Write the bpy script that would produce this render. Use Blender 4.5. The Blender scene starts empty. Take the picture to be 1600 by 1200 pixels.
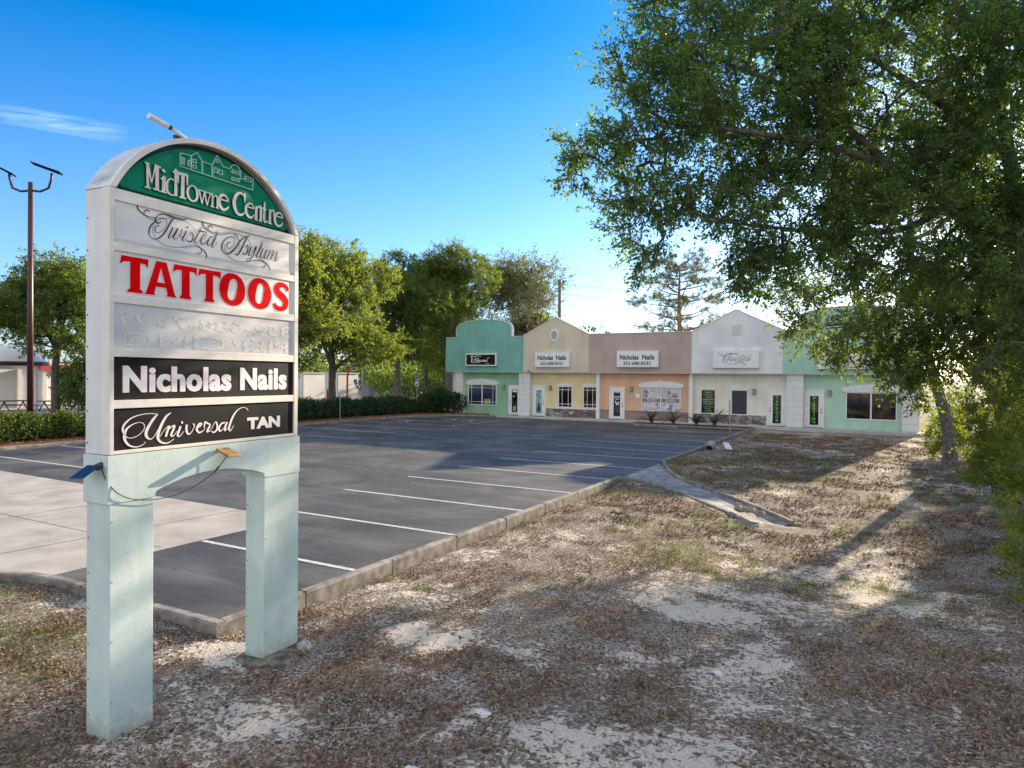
import bpy, math, random
import numpy as np
from mathutils import Matrix, Vector
R = math.radians
scene = bpy.context.scene
COL = scene.collection
# ------------------------------------------------------------------ camera
CAM_H = 3.05
cam_d = bpy.data.cameras.new('camera'); cam = bpy.data.objects.new('camera', cam_d); COL.objects.link(cam)
cam_d.sensor_width = 36; cam_d.lens = 36*1055/1600; cam_d.clip_end = 3000; cam_d.clip_start = .05
cam.matrix_world = Matrix.Translation((0, 0, CAM_H)) @ Matrix.Rotation(R(29.0), 4, 'Z') @ Matrix.Rotation(R(90-0.7), 4, 'X') @ Matrix.Rotation(R(0.54), 4, 'Z')
scene.camera = cam
# ------------------------------------------------------------------ sun and sky
SUNV = Vector((0.62, 3.6, 1.0)).normalized()
SUN_EL = math.asin(SUNV.z); SUN_AZ = math.atan2(SUNV.x, SUNV.y)
sd = bpy.data.lights.new('sun', 'SUN'); sd.energy = 5.0; sd.angle = R(0.6); sd.color = (1.0, .82, .60)
sun = bpy.data.objects.new('sun', sd); COL.objects.link(sun)
sun.rotation_euler = SUNV.to_track_quat('Z', 'Y').to_euler()
w = bpy.data.worlds.new('World'); scene.world = w; w.use_nodes = True
nt = w.node_tree; nt.nodes.clear()
def N(nt, t, **k):
    n = nt.nodes.new(t)
    for a, b in k.items(): setattr(n, a, b)
    return n
wo = N(nt, 'ShaderNodeOutputWorld'); bg = N(nt, 'ShaderNodeBackground')
sky = N(nt, 'ShaderNodeTexSky', sky_type='NISHITA', sun_disc=False, sun_elevation=SUN_EL, sun_rotation=SUN_AZ, air_density=1.0, dust_density=.5, ozone_density=6, altitude=20)
hs = N(nt, 'ShaderNodeHueSaturation')
bg.inputs['Strength'].default_value = .115
nt.links.new(sky.outputs[0], hs.inputs['Color'])
# a wisp of cirrus, given by direction
geo = N(nt, 'ShaderNodeTexCoord')
cd = Vector((-0.855, 0.430, 0.291)).normalized()      # where the wisp hangs in the sky
e1 = Vector((0, 0, 1)).cross(cd).normalized(); e2 = cd.cross(e1).normalized()
def dot(v):
    d = N(nt, 'ShaderNodeVectorMath', operation='DOT_PRODUCT'); d.inputs[1].default_value = v
    nt.links.new(geo.outputs['Generated'], d.inputs[0]); return d.outputs['Value']
def mth(op, a, b=None, c=None, clamp=False, tree=None):
    n = N(tree or nt, 'ShaderNodeMath', operation=op); n.use_clamp = clamp
    for i, v in enumerate((a, b, c)):
        if v is None: continue
        if isinstance(v, (int, float)): n.inputs[i].default_value = v
        else: (tree or nt).links.new(v, n.inputs[i])
    return n.outputs[0]
hz_ = mth('MULTIPLY', dot(Vector((0, 0, 1))), 2.2, clamp=True); nt.links.new(mth('ADD', mth('MULTIPLY', mth('POWER', hz_, .7), .46), .78), hs.inputs['Saturation'])   # purer blue overhead, paler towards the horizon
du, dv, dc = dot(e1), dot(e2), dot(cd)
cmb = N(nt, 'ShaderNodeCombineXYZ'); nt.links.new(mth('MULTIPLY', du, 7), cmb.inputs[0]); nt.links.new(mth('MULTIPLY', mth('ADD', dv, mth('MULTIPLY', du, .10)), 75), cmb.inputs[1])
cn = N(nt, 'ShaderNodeTexNoise'); cn.inputs['Scale'].default_value = 1.0; cn.inputs['Detail'].default_value = 7; cn.inputs['Distortion'].default_value = 1.2
nt.links.new(cmb.outputs[0], cn.inputs['Vector'])
m1 = mth('SUBTRACT', 1, mth('POWER', mth('DIVIDE', mth('ABSOLUTE', du), .08), 2), clamp=True)
m2 = mth('SUBTRACT', 1, mth('POWER', mth('DIVIDE', mth('ABSOLUTE', dv), .012), 2), clamp=True)
m3 = mth('GREATER_THAN', dc, 0)
cm = mth('MULTIPLY', mth('MULTIPLY', m1, m2), mth('MULTIPLY', m3, mth('MULTIPLY', mth('SUBTRACT', cn.outputs[0], .38), 3.6, clamp=True)))
cmx = N(nt, 'ShaderNodeMix', data_type='RGBA'); nt.links.new(mth('MULTIPLY', cm, .6), cmx.inputs[0]); nt.links.new(hs.outputs[0], cmx.inputs[6]); cmx.inputs[7].default_value = (3.4, 4.6, 6.4, 1)
# bright cloud bank added to the unseen sky behind the camera, to fill the shade
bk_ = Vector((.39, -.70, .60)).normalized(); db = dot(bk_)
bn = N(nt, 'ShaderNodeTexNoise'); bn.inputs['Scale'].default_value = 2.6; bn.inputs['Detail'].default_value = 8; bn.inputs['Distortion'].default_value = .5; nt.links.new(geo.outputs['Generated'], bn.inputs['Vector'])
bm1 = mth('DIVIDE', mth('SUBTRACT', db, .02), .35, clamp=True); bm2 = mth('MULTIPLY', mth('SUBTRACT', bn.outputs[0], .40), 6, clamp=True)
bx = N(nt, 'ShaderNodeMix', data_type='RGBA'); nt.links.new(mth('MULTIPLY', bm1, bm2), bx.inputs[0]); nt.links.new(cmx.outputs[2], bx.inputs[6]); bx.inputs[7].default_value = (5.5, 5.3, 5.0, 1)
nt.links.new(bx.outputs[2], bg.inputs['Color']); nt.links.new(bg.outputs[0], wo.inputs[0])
scene.view_settings.view_transform = 'Standard'; scene.view_settings.look = 'None'; scene.view_settings.gamma = 1
scene.view_settings.exposure = 1.28
scene.cycles.max_bounces = 6; scene.cycles.transparent_max_bounces = 8

# ------------------------------------------------------------------ materials
def mat(name, col=(.5, .5, .5), rough=.8, metal=0, spec=.5, col2=None, nscale=3., bump=0., bscale=60., detail=6, lo=.35, hi=.65, coat=0):
    m = bpy.data.materials.new(name); m.use_nodes = True; t = m.node_tree; b = t.nodes['Principled BSDF']
    b.inputs['Base Color'].default_value = (*col, 1); b.inputs['Roughness'].default_value = rough; b.inputs['Metallic'].default_value = metal
    b.inputs['Specular IOR Level'].default_value = spec
    if coat: b.inputs['Coat Weight'].default_value = coat
    tc = N(t, 'ShaderNodeTexCoord')
    if col2:
        n = N(t, 'ShaderNodeTexNoise'); n.inputs['Scale'].default_value = nscale; n.inputs['Detail'].default_value = detail
        t.links.new(tc.outputs['Object'], n.inputs['Vector'])
        r = N(t, 'ShaderNodeValToRGB'); r.color_ramp.elements[0].position = lo; r.color_ramp.elements[1].position = hi
        r.color_ramp.elements[0].color = (*col, 1); r.color_ramp.elements[1].color = (*col2, 1)
        t.links.new(n.outputs[0], r.inputs[0]); t.links.new(r.outputs[0], b.inputs['Base Color'])
    if bump:
        n = N(t, 'ShaderNodeTexNoise'); n.inputs['Scale'].default_value = bscale; n.inputs['Detail'].default_value = 5
        t.links.new(tc.outputs['Object'], n.inputs['Vector'])
        bp = N(t, 'ShaderNodeBump'); bp.inputs['Strength'].default_value = bump; bp.inputs['Distance'].default_value = .02
        t.links.new(n.outputs[0], bp.inputs['Height']); t.links.new(bp.outputs[0], b.inputs['Normal'])
    return m
def streaked(m, col, amt=.5, sx=6., sz=.7):      # rain streaks and grime running down a painted wall
    t = m.node_tree; b = t.nodes['Principled BSDF']; tc = N(t, 'ShaderNodeTexCoord'); mp = N(t, 'ShaderNodeMapping'); mp.inputs['Scale'].default_value = (sx, sx, sz)
    t.links.new(tc.outputs['Object'], mp.inputs[0]); n = N(t, 'ShaderNodeTexNoise'); n.inputs['Scale'].default_value = 1; n.inputs['Detail'].default_value = 6
    t.links.new(mp.outputs[0], n.inputs['Vector'])
    f = mth('MULTIPLY', mth('SUBTRACT', n.outputs[0], .52, tree=t), 4*amt, clamp=True, tree=t)
    mx = N(t, 'ShaderNodeMix', data_type='RGBA'); t.links.new(f, mx.inputs[0]); mx.inputs[7].default_value = (*col, 1)
    s = b.inputs['Base Color']
    if s.is_linked: t.links.new(s.links[0].from_socket, mx.inputs[6])
    else: mx.inputs[6].default_value = s.default_value
    t.links.new(mx.outputs[2], s); return m
def leafmat(name, c1, c2, trans=.45, tcol=None, rough=.55):
    m = bpy.data.materials.new(name); m.use_nodes = True; t = m.node_tree; b = t.nodes['Principled BSDF']; out = t.nodes['Material Output']
    g = N(t, 'ShaderNodeNewGeometry'); r = N(t, 'ShaderNodeValToRGB'); r.color_ramp.elements[0].color = (*c1, 1); r.color_ramp.elements[1].color = (*c2, 1)
    tc = N(t, 'ShaderNodeTexCoord'); n = N(t, 'ShaderNodeTexNoise'); n.inputs['Scale'].default_value = .9; n.inputs['Detail'].default_value = 2; t.links.new(tc.outputs['Object'], n.inputs['Vector'])
    f = mth('ADD', mth('MULTIPLY', g.outputs['Random Per Island'], .6, tree=t), mth('MULTIPLY', mth('SUBTRACT', n.outputs[0], .3, tree=t), 1.0, tree=t), clamp=True, tree=t)
    t.links.new(f, r.inputs[0]); t.links.new(r.outputs[0], b.inputs['Base Color']); b.inputs['Roughness'].default_value = rough; b.inputs['Specular IOR Level'].default_value = .35 if rough < .9 else .05
    if trans:
        tr = N(t, 'ShaderNodeBsdfTranslucent'); mx = N(t, 'ShaderNodeMixShader'); mx.inputs[0].default_value = trans
        mu = N(t, 'ShaderNodeMix', data_type='RGBA', blend_type='MULTIPLY'); mu.inputs[0].default_value = 1; t.links.new(r.outputs[0], mu.inputs[6]); mu.inputs[7].default_value = (*(tcol or (2.6, 2.3, .8)), 1)
        t.links.new(mu.outputs[2], tr.inputs[0]); t.links.new(b.outputs[0], mx.inputs[1]); t.links.new(tr.outputs[0], mx.inputs[2]); t.links.new(mx.outputs[0], out.inputs[0])
    return m

# ------------------------------------------------------------------ mesh helpers
class MB:
    def __init__(s): s.v = []; s.f = []
    def add(s, v, f):
        n = len(s.v); s.v += [tuple(p) for p in v]; s.f += [tuple(i+n for i in q) for q in f]; return s
    def box(s, x0, x1, y0, y1, z0, z1):
        return s.add([(x0,y0,z0),(x1,y0,z0),(x1,y1,z0),(x0,y1,z0),(x0,y0,z1),(x1,y0,z1),(x1,y1,z1),(x0,y1,z1)],
                     [(0,3,2,1),(4,5,6,7),(0,1,5,4),(1,2,6,5),(2,3,7,6),(3,0,4,7)])
    def prism(s, poly, ax, a, b):
        def P(p, t): return {'x': (t, p[0], p[1]), 'y': (p[0], t, p[1]), 'z': (p[0], p[1], t)}[ax]
        n = len(poly); v = [P(p, a) for p in poly]+[P(p, b) for p in poly]
        f = [tuple(range(n-1, -1, -1)), tuple(range(n, 2*n))]+[(i, (i+1) % n, n+(i+1) % n, n+i) for i in range(n)]
        return s.add(v, f)
    def tube(s, pts, rad, n=8, cap=True):
        pts = [Vector(p) for p in pts]; k = len(pts); rad = rad if hasattr(rad, '__len__') else [rad]*k
        vs = []; ref = None
        for i, p in enumerate(pts):
            d = (pts[min(i+1, k-1)]-pts[max(i-1, 0)]).normalized()
            if ref is None: ref = Vector((0,0,1)) if abs(d.z) < .9 else Vector((1,0,0))
            a = d.cross(ref).normalized(); b = d.cross(a).normalized(); ref = a.cross(d) if True else ref
            for j in range(n):
                t = 2*math.pi*j/n; vs.append(p+(a*math.cos(t)+b*math.sin(t))*rad[i])
        fs = [(i*n+j, i*n+(j+1) % n, (i+1)*n+(j+1) % n, (i+1)*n+j) for i in range(k-1) for j in range(n)]
        if cap: fs += [tuple(range(n-1, -1, -1)), tuple(range((k-1)*n, k*n))]
        return s.add(vs, fs)
    def ball(s, c, r, n=12, m=8, sc=(1,1,1)):
        vs = [(c[0]+r*sc[0]*math.sin(math.pi*i/m)*math.cos(2*math.pi*j/n), c[1]+r*sc[1]*math.sin(math.pi*i/m)*math.sin(2*math.pi*j/n), c[2]+r*sc[2]*math.cos(math.pi*i/m)) for i in range(m+1) for j in range(n)]
        return s.add(vs, [(i*n+j, (i+1)*n+j, (i+1)*n+(j+1) % n, i*n+(j+1) % n) for i in range(m) for j in range(n)])
    def build(s, name, m, parent=None, smooth=False, bevel=0, **k):
        me = bpy.data.meshes.new(name); me.from_pydata(s.v, [], s.f); me.validate(); me.update()
        return link(name, me, m, parent, smooth, bevel, **k)
def link(name, me, m, parent=None, smooth=False, bevel=0, **k):
    o = bpy.data.objects.new(name, me); COL.objects.link(o)
    if m is not None: me.materials.clear(); me.materials.append(m)
    if smooth:
        me.polygons.foreach_set('use_smooth', [True]*len(me.polygons))
    if bevel:
        b = o.modifiers.new('bevel', 'BEVEL'); b.width = bevel; b.segments = 2; b.limit_method = 'ANGLE'
    if parent is not None:
        o.parent = parent; o.matrix_parent_inverse = parent.matrix_world.inverted() if parent.type != 'EMPTY' else Matrix.Translation(-parent.location)
    tag(o, **k); return o
def tag(o, label=None, cat=None, group=None, kind=None):
    if label: o['label'] = label
    if cat: o['category'] = cat
    if group: o['group'] = group
    if kind: o['kind'] = kind
    return o
def thing(name, loc, label, cat, group=None, kind=None):
    o = bpy.data.objects.new(name, None); COL.objects.link(o); o.location = loc; o.empty_display_size = .2
    return tag(o, label, cat, group, kind)
def npmesh(name, v, quads):
    me = bpy.data.meshes.new(name); v = np.ascontiguousarray(v, dtype=np.float32); q = np.ascontiguousarray(quads, dtype=np.int32); k = q.shape[1]
    me.vertices.add(len(v)); me.vertices.foreach_set('co', v.ravel()); me.loops.add(q.size); me.loops.foreach_set('vertex_index', q.ravel())
    me.polygons.add(len(q)); me.polygons.foreach_set('loop_start', np.arange(len(q), dtype=np.int32)*k); me.polygons.foreach_set('loop_total', np.full(len(q), k, dtype=np.int32))
    me.update(); return me
def smoothpts(p, n=6):
    p = [np.array(q, float) for q in p]
    if len(p) < 3: return p
    closed = np.allclose(p[0][:2], p[-1][:2])
    ext = ([p[-2]] if closed else [2*p[0]-p[1]])+p+([p[1]] if closed else [2*p[-1]-p[-2]])
    out = []
    for i in range(1, len(ext)-2):
        a, b, c, d = ext[i-1:i+3]
        for t in np.linspace(0, 1, n, endpoint=False):
            out.append(.5*((2*b)+(-a+c)*t+(2*a-5*b+4*c-d)*t*t+(-a+3*b-3*c+d)*t**3))
    out.append(ext[-2]); return out
class Frame:          # a plane: origin, u, v, outward normal
    def __init__(s, o, u, v): s.o = Vector(o); s.u = Vector(u); s.v = Vector(v); s.n = s.u.cross(s.v)
    def p(s, a, b, h=0): return s.o+s.u*a+s.v*b+s.n*h
def ribbon(mb, fr, stroke, h=0, th=0, smooth=True, minw=0, grow=0, du=0, dv=0, cnt=[0]):
    pts = smoothpts(stroke) if smooth else [np.array(q, float) for q in stroke]
    k = len(pts); L = []; Rr = []
    for i, p in enumerate(pts):
        d = pts[min(i+1, k-1)][:2]-pts[max(i-1, 0)][:2]; l = np.hypot(*d) or 1; nrm = np.array([-d[1], d[0]])/l
        wd = max(p[2], minw)/2+grow; e = d/l*(grow*(1 if i == k-1 else -1 if i == 0 else 0))
        L.append(p[:2]+nrm*wd+e); Rr.append(p[:2]-nrm*wd+e)
    cnt[0] += 1; hh = h+(cnt[0] % 7)*.00012
    off = np.array([du, dv]); top = [fr.p(*(q+off), hh+th) for q in L]+[fr.p(*(q+off), hh+th) for q in Rr]
    f = [(i, k+i, k+i+1, i+1) for i in range(k-1)]
    if th:
        bot = [fr.p(*(q+off), h) for q in L]+[fr.p(*(q+off), h) for q in Rr]; n = 2*k
        f += [(i, i+1, n+i+1, n+i) for i in range(k-1)]+[(k+i+1, k+i, n+k+i, n+k+i+1) for i in range(k-1)]+[(0, n, n+k, k), (k-1, 2*k-1, n+2*k-1, n+k-1)]
        top += bot
    mb.add(top, f)
def textmb(mb, fr, s, u0, v0, u1, v1, h=0, th=0, bold=.0, fit_h=None, mirror=False, space=1.):
    """letters of the built-in face stretched to the box u0..u1, v0..v1; v0 is the baseline, v1 the cap height"""
    c = bpy.data.curves.new('lettering', 'FONT'); c.body = s; c.offset = bold; c.space_character = space; c.resolution_u = 3; c.fill_mode = 'FRONT'
    if th: c.extrude = .02; c.fill_mode = 'BOTH'
    o = bpy.data.objects.new('lettering', c); COL.objects.link(o); bpy.context.view_layer.update()
    me = o.to_mesh(); v = np.zeros(len(me.vertices)*3); me.vertices.foreach_get('co', v); v = v.reshape(-1, 3); f = [tuple(p.vertices) for p in me.polygons]
    o.to_mesh_clear(); COL.objects.unlink(o); bpy.data.objects.remove(o); bpy.data.curves.remove(c)
    a = (v[:, 0]-v[:, 0].min())/(np.ptp(v[:, 0]) or 1); cap = fit_h or v[:, 1].max()
    if mirror: a = 1-a
    base = 0 if v[:, 1].min() > -.06 or any(ch in s for ch in 'gpqy,') else v[:, 1].min()
    U = u0+a*(u1-u0); V = v0+(v[:, 1]-base)/(cap-base)*(v1-v0); H = h+(th if th else 0)*(v[:, 2]+.02)/.04
    mb.add([fr.p(x, y, z) for x, y, z in zip(U, V, H)], f)
# numpy value noise
def vnoise(x, y, seed=0):
    xi = np.floor(x).astype(np.int64); yi = np.floor(y).astype(np.int64); xf = x-xi; yf = y-yi
    def h(a, b):
        n = (a*374761393+b*668265263+seed*1442695041) & 0xffffffff; n = ((n ^ (n >> 13))*1274126177) & 0xffffffff; return ((n ^ (n >> 16)) & 0xffff)/65535.
    u = xf*xf*(3-2*xf); v = yf*yf*(3-2*yf)
    return (h(xi, yi)*(1-u)+h(xi+1, yi)*u)*(1-v)+(h(xi, yi+1)*(1-u)+h(xi+1, yi+1)*u)*v
def fbm(x, y, sc=1., o=4, seed=0):
    r = 0; a = .5; t = 0
    for i in range(o): r = r+a*vnoise(x*sc, y*sc, seed+i*17); t += a; a *= .55; sc *= 2.05
    return r/t
def sstep(a, b, x): t = np.clip((x-a)/(b-a), 0, 1); return t*t*(3-2*t)
TW=[[(3.516,4.487,0.0067),(3.501,4.482,0.0106),(3.496,4.464,0.0125),(3.511,4.439,0.0115),(3.556,4.413,0.0086),(3.607,4.404,0.0048),(3.663,4.409,0.0038),(3.726,4.419,0.0038),(3.833,4.447,0.0034)],
[(3.612,4.449,0.0058),(3.589,4.458,0.0086),(3.563,4.445,0.0077),(3.556,4.422,0.0067),(3.576,4.398,0.0048),(3.617,4.387,0.0038),(3.673,4.389,0.0038)],
[(3.663,4.374,0.0096),(3.655,4.392,0.0077),(3.668,4.415,0.0048),(3.694,4.442,0.0067),(3.731,4.458,0.0115),(3.779,4.46,0.0096),(3.849,4.455,0.0086),(3.915,4.454,0.0077),(3.969,4.468,0.0019)],
[(3.768,4.453,0.0038),(3.844,4.444,0.0038),(3.926,4.444,0.0048),(3.96,4.463,0.0029)],
[(3.66,4.401,0.0144),(3.663,4.377,0.0163),(3.684,4.366,0.0125),(3.705,4.378,0.0086),(3.71,4.391,0.0048)],
[(3.926,4.441,0.0024),(3.966,4.436,0.0024),(4.011,4.415,0.0024),(4.046,4.386,0.0029),(4.064,4.343,0.0024)],
[(3.844,4.444,0.0048),(3.816,4.421,0.0134),(3.79,4.375,0.0144),(3.758,4.315,0.0154),(3.726,4.269,0.0125),(3.69,4.235,0.0096),(3.653,4.22,0.0058),(3.617,4.229,0.0058),(3.601,4.26,0.0096),(3.607,4.305,0.0125),(3.632,4.349,0.0106),(3.668,4.385,0.0058),(3.715,4.412,0.0038),(3.747,4.416,0.0038),(3.765,4.403,0.0038),(3.763,4.37,0.0034),(3.737,4.325,0.0029),(3.7,4.289,0.0034),(3.671,4.281,0.0058),(3.656,4.297,0.0086),(3.661,4.325,0.0077),(3.679,4.343,0.0067),(3.7,4.343,0.0058)],
[(3.65,4.362,0.0038),(3.637,4.321,0.0038),(3.638,4.272,0.0038),(3.664,4.228,0.0038),(3.7,4.203,0.0034),(3.753,4.185,0.0034),(3.823,4.182,0.0038),(3.905,4.196,0.0034),(3.989,4.226,0.0029),(4.052,4.242,0.0038),(4.093,4.237,0.0058),(4.114,4.217,0.0077),(4.12,4.197,0.0077),(4.105,4.174,0.0077),(4.082,4.167,0.0067),(4.067,4.178,0.0038)],
[(3.877,4.189,0.0029),(3.961,4.206,0.0029),(4.047,4.226,0.0038),(4.105,4.226,0.0058),(4.146,4.207,0.0106),(4.173,4.174,0.0125),(4.171,4.148,0.0106),(4.159,4.138,0.0048)],
[(3.817,4.366,0.0038),(3.822,4.347,0.0125),(3.801,4.303,0.0125),(3.785,4.265,0.0125),(3.795,4.257,0.0058),(3.822,4.282,0.0029),(3.855,4.333,0.0038),(3.874,4.362,0.0125),(3.855,4.318,0.0125),(3.831,4.274,0.0125),(3.842,4.258,0.0067),(3.872,4.271,0.0038),(3.905,4.323,0.0038),(3.918,4.361,0.0096),(3.905,4.318,0.0048),(3.899,4.291,0.0038),(3.933,4.303,0.0029)],
[(3.958,4.353,0.0115),(3.944,4.315,0.0125),(3.921,4.275,0.0125),(3.927,4.259,0.0067),(3.95,4.275,0.0029),(3.995,4.33,0.0029)],
[(3.965,4.383,0.0144),(3.982,4.399,0.0096)],
[(3.995,4.319,0.0038),(4.012,4.353,0.0058),(4.026,4.341,0.0115),(4.032,4.321,0.0115),(4.023,4.284,0.0115),(4.001,4.262,0.0096),(3.975,4.265,0.0096),(3.969,4.276,0.0067)],
[(4.116,4.431,0.0038),(4.104,4.392,0.0086),(4.075,4.335,0.0115),(4.046,4.283,0.0125),(4.047,4.262,0.0077),(4.07,4.266,0.0038),(4.111,4.31,0.0029)],
[(4.081,4.387,0.0038),(4.11,4.385,0.0106),(4.146,4.384,0.0086),(4.182,4.389,0.0038)],
[(4.111,4.294,0.0029),(4.158,4.334,0.0048),(4.176,4.364,0.0067),(4.158,4.366,0.0067),(4.122,4.328,0.0115),(4.111,4.284,0.0125),(4.128,4.266,0.0086),(4.158,4.282,0.0048),(4.188,4.319,0.0029)],
[(4.248,4.356,0.0096),(4.224,4.354,0.0067),(4.194,4.315,0.0115),(4.182,4.276,0.0125),(4.194,4.265,0.0067),(4.224,4.288,0.0038),(4.248,4.335,0.0038)],
[(4.294,4.429,0.0048),(4.285,4.39,0.0125),(4.255,4.32,0.0134),(4.236,4.28,0.0125),(4.234,4.256,0.0086),(4.261,4.268,0.0038),(4.285,4.305,0.0034),(4.279,4.319,0.0034)],
[(4.147,4.485,0.0084),(4.132,4.474,0.0132),(4.135,4.446,0.0144),(4.165,4.418,0.0108),(4.213,4.403,0.006),(4.274,4.402,0.0042),(4.362,4.416,0.0042),(4.451,4.436,0.0042),(4.536,4.441,0.0042),(4.602,4.431,0.0042),(4.657,4.405,0.0042),(4.688,4.36,0.0036)],
[(4.241,4.446,0.006),(4.219,4.457,0.0096),(4.195,4.445,0.0096),(4.189,4.42,0.0084),(4.213,4.395,0.0054),(4.262,4.386,0.0042),(4.343,4.399,0.0042),(4.438,4.425,0.003)],
[(4.636,4.446,0.0072),(4.589,4.409,0.012),(4.543,4.357,0.0156),(4.497,4.294,0.0156),(4.452,4.248,0.0168),(4.401,4.22,0.0096),(4.356,4.237,0.0096),(4.343,4.278,0.0156),(4.362,4.335,0.0108),(4.413,4.382,0.0084),(4.464,4.4,0.0072),(4.493,4.389,0.0072),(4.49,4.347,0.006),(4.458,4.298,0.0048),(4.426,4.279,0.0048),(4.403,4.288,0.0072),(4.403,4.318,0.0084),(4.426,4.341,0.0084),(4.445,4.337,0.006)],
[(4.68,4.457,0.006),(4.643,4.431,0.0156),(4.609,4.369,0.0168),(4.57,4.295,0.0168),(4.53,4.239,0.0156),(4.504,4.232,0.0108),(4.497,4.236,0.0048)],
[(4.477,4.427,0.006),(4.509,4.422,0.0096),(4.536,4.389,0.0096),(4.546,4.341,0.006),(4.536,4.295,0.0036)],
[(4.381,4.312,0.0042),(4.375,4.267,0.0042),(4.413,4.209,0.0048),(4.465,4.182,0.0048),(4.531,4.17,0.0048),(4.624,4.179,0.0048),(4.72,4.208,0.0042),(4.803,4.232,0.0054),(4.846,4.227,0.0078),(4.879,4.204,0.0096),(4.875,4.174,0.0096),(4.847,4.159,0.0084),(4.825,4.167,0.0048)],
[(4.678,4.193,0.0036),(4.761,4.214,0.0036),(4.832,4.219,0.006),(4.889,4.208,0.012),(4.926,4.176,0.0144),(4.933,4.148,0.012),(4.919,4.129,0.0048)],
[(4.623,4.326,0.006),(4.65,4.354,0.0084),(4.654,4.315,0.0144),(4.64,4.274,0.0144),(4.617,4.253,0.0108),(4.593,4.26,0.0108),(4.597,4.272,0.006)],
[(4.695,4.35,0.0132),(4.678,4.302,0.0156),(4.664,4.261,0.0144),(4.678,4.249,0.006),(4.712,4.291,0.0048),(4.757,4.358,0.0132),(4.74,4.307,0.0132),(4.706,4.239,0.0096),(4.665,4.194,0.0084),(4.641,4.19,0.0084),(4.651,4.214,0.006),(4.706,4.239,0.0036),(4.761,4.277,0.0036)],
[(4.834,4.426,0.0072),(4.824,4.384,0.0144),(4.789,4.315,0.0156),(4.761,4.265,0.0156),(4.775,4.25,0.0072),(4.803,4.278,0.0036)],
[(4.845,4.353,0.0132),(4.824,4.298,0.0144),(4.81,4.256,0.0144),(4.832,4.254,0.006),(4.867,4.305,0.0048),(4.896,4.351,0.0132),(4.874,4.295,0.0144),(4.86,4.258,0.0132),(4.882,4.262,0.006)],
[(4.939,4.358,0.012),(4.918,4.302,0.0132),(4.896,4.253,0.012)],
[(4.918,4.291,0.0048),(4.969,4.351,0.0072),(4.984,4.348,0.012),(4.962,4.292,0.0132),(4.947,4.255,0.0108)],
[(4.962,4.286,0.0048),(5.013,4.347,0.006),(5.036,4.345,0.012),(5.021,4.296,0.0132),(5.007,4.255,0.012),(5.029,4.256,0.006),(5.059,4.296,0.0042),(5.055,4.307,0.0036)]]
UN=[[(3.576,2.447,0.0047),(3.552,2.423,0.0055),(3.497,2.408,0.0078),(3.435,2.425,0.014),(3.397,2.469,0.0218),(3.39,2.522,0.0234),(3.412,2.572,0.0172),(3.466,2.606,0.0078),(3.52,2.618,0.0047),(3.559,2.601,0.0062),(3.563,2.562,0.0062),(3.528,2.519,0.0055),(3.474,2.493,0.0055),(3.42,2.493,0.0062),(3.386,2.529,0.014),(3.375,2.575,0.0187),(3.397,2.618,0.0156),(3.458,2.663,0.0094),(3.543,2.685,0.0062),(3.623,2.689,0.0062),(3.688,2.68,0.0047)],
[(3.688,2.68,0.0062),(3.655,2.649,0.0203),(3.615,2.597,0.025),(3.583,2.538,0.0265),(3.583,2.492,0.0234),(3.615,2.465,0.0094),(3.648,2.48,0.0062),(3.688,2.539,0.0062),(3.721,2.591,0.0078)],
[(3.814,2.687,0.0062),(3.771,2.659,0.0187),(3.73,2.599,0.025),(3.697,2.523,0.0265),(3.689,2.469,0.025),(3.714,2.432,0.0172),(3.764,2.416,0.0109),(3.806,2.425,0.007),(3.844,2.449,0.0039)],
[(3.705,2.476,0.0047),(3.755,2.542,0.0062),(3.797,2.567,0.014),(3.78,2.525,0.0218),(3.764,2.475,0.0203)],
[(3.776,2.525,0.0062),(3.823,2.562,0.0109),(3.848,2.564,0.0187),(3.831,2.521,0.0203),(3.814,2.483,0.0172),(3.84,2.477,0.0078),(3.874,2.519,0.0047)],
[(3.909,2.56,0.0187),(3.892,2.517,0.0203),(3.879,2.478,0.0187),(3.901,2.469,0.0078),(3.945,2.514,0.0047)],
[(3.916,2.59,0.0234),(3.931,2.595,0.0234)],
[(3.971,2.569,0.0203),(3.967,2.528,0.0203),(3.98,2.487,0.0187),(4.007,2.485,0.0094),(4.043,2.532,0.0062),(4.048,2.564,0.0109),(4.034,2.573,0.0078)],
[(4.062,2.522,0.0062),(4.117,2.552,0.014),(4.126,2.572,0.0109),(4.098,2.565,0.0172),(4.075,2.521,0.0218),(4.099,2.487,0.0156),(4.145,2.5,0.0062),(4.164,2.524,0.0047)],
[(4.154,2.525,0.0062),(4.163,2.578,0.0172),(4.201,2.563,0.0125),(4.221,2.554,0.0109),(4.202,2.521,0.0187),(4.187,2.489,0.0172),(4.221,2.495,0.0062)],
[(4.221,2.495,0.0047),(4.278,2.576,0.0078),(4.298,2.541,0.0172),(4.293,2.499,0.0172),(4.259,2.476,0.0125),(4.235,2.49,0.0109)],
[(4.387,2.565,0.014),(4.347,2.555,0.0156),(4.318,2.514,0.0203),(4.328,2.484,0.014),(4.367,2.502,0.0062),(4.397,2.552,0.0078)],
[(4.412,2.568,0.0172),(4.387,2.51,0.0187),(4.387,2.484,0.014),(4.417,2.508,0.0055)],
[(4.664,2.665,0.0047),(4.645,2.692,0.0055),(4.591,2.703,0.0062),(4.529,2.675,0.0109),(4.478,2.616,0.0203),(4.447,2.549,0.0218),(4.432,2.498,0.0218),(4.453,2.48,0.0094),(4.488,2.529,0.0047)]]
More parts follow.
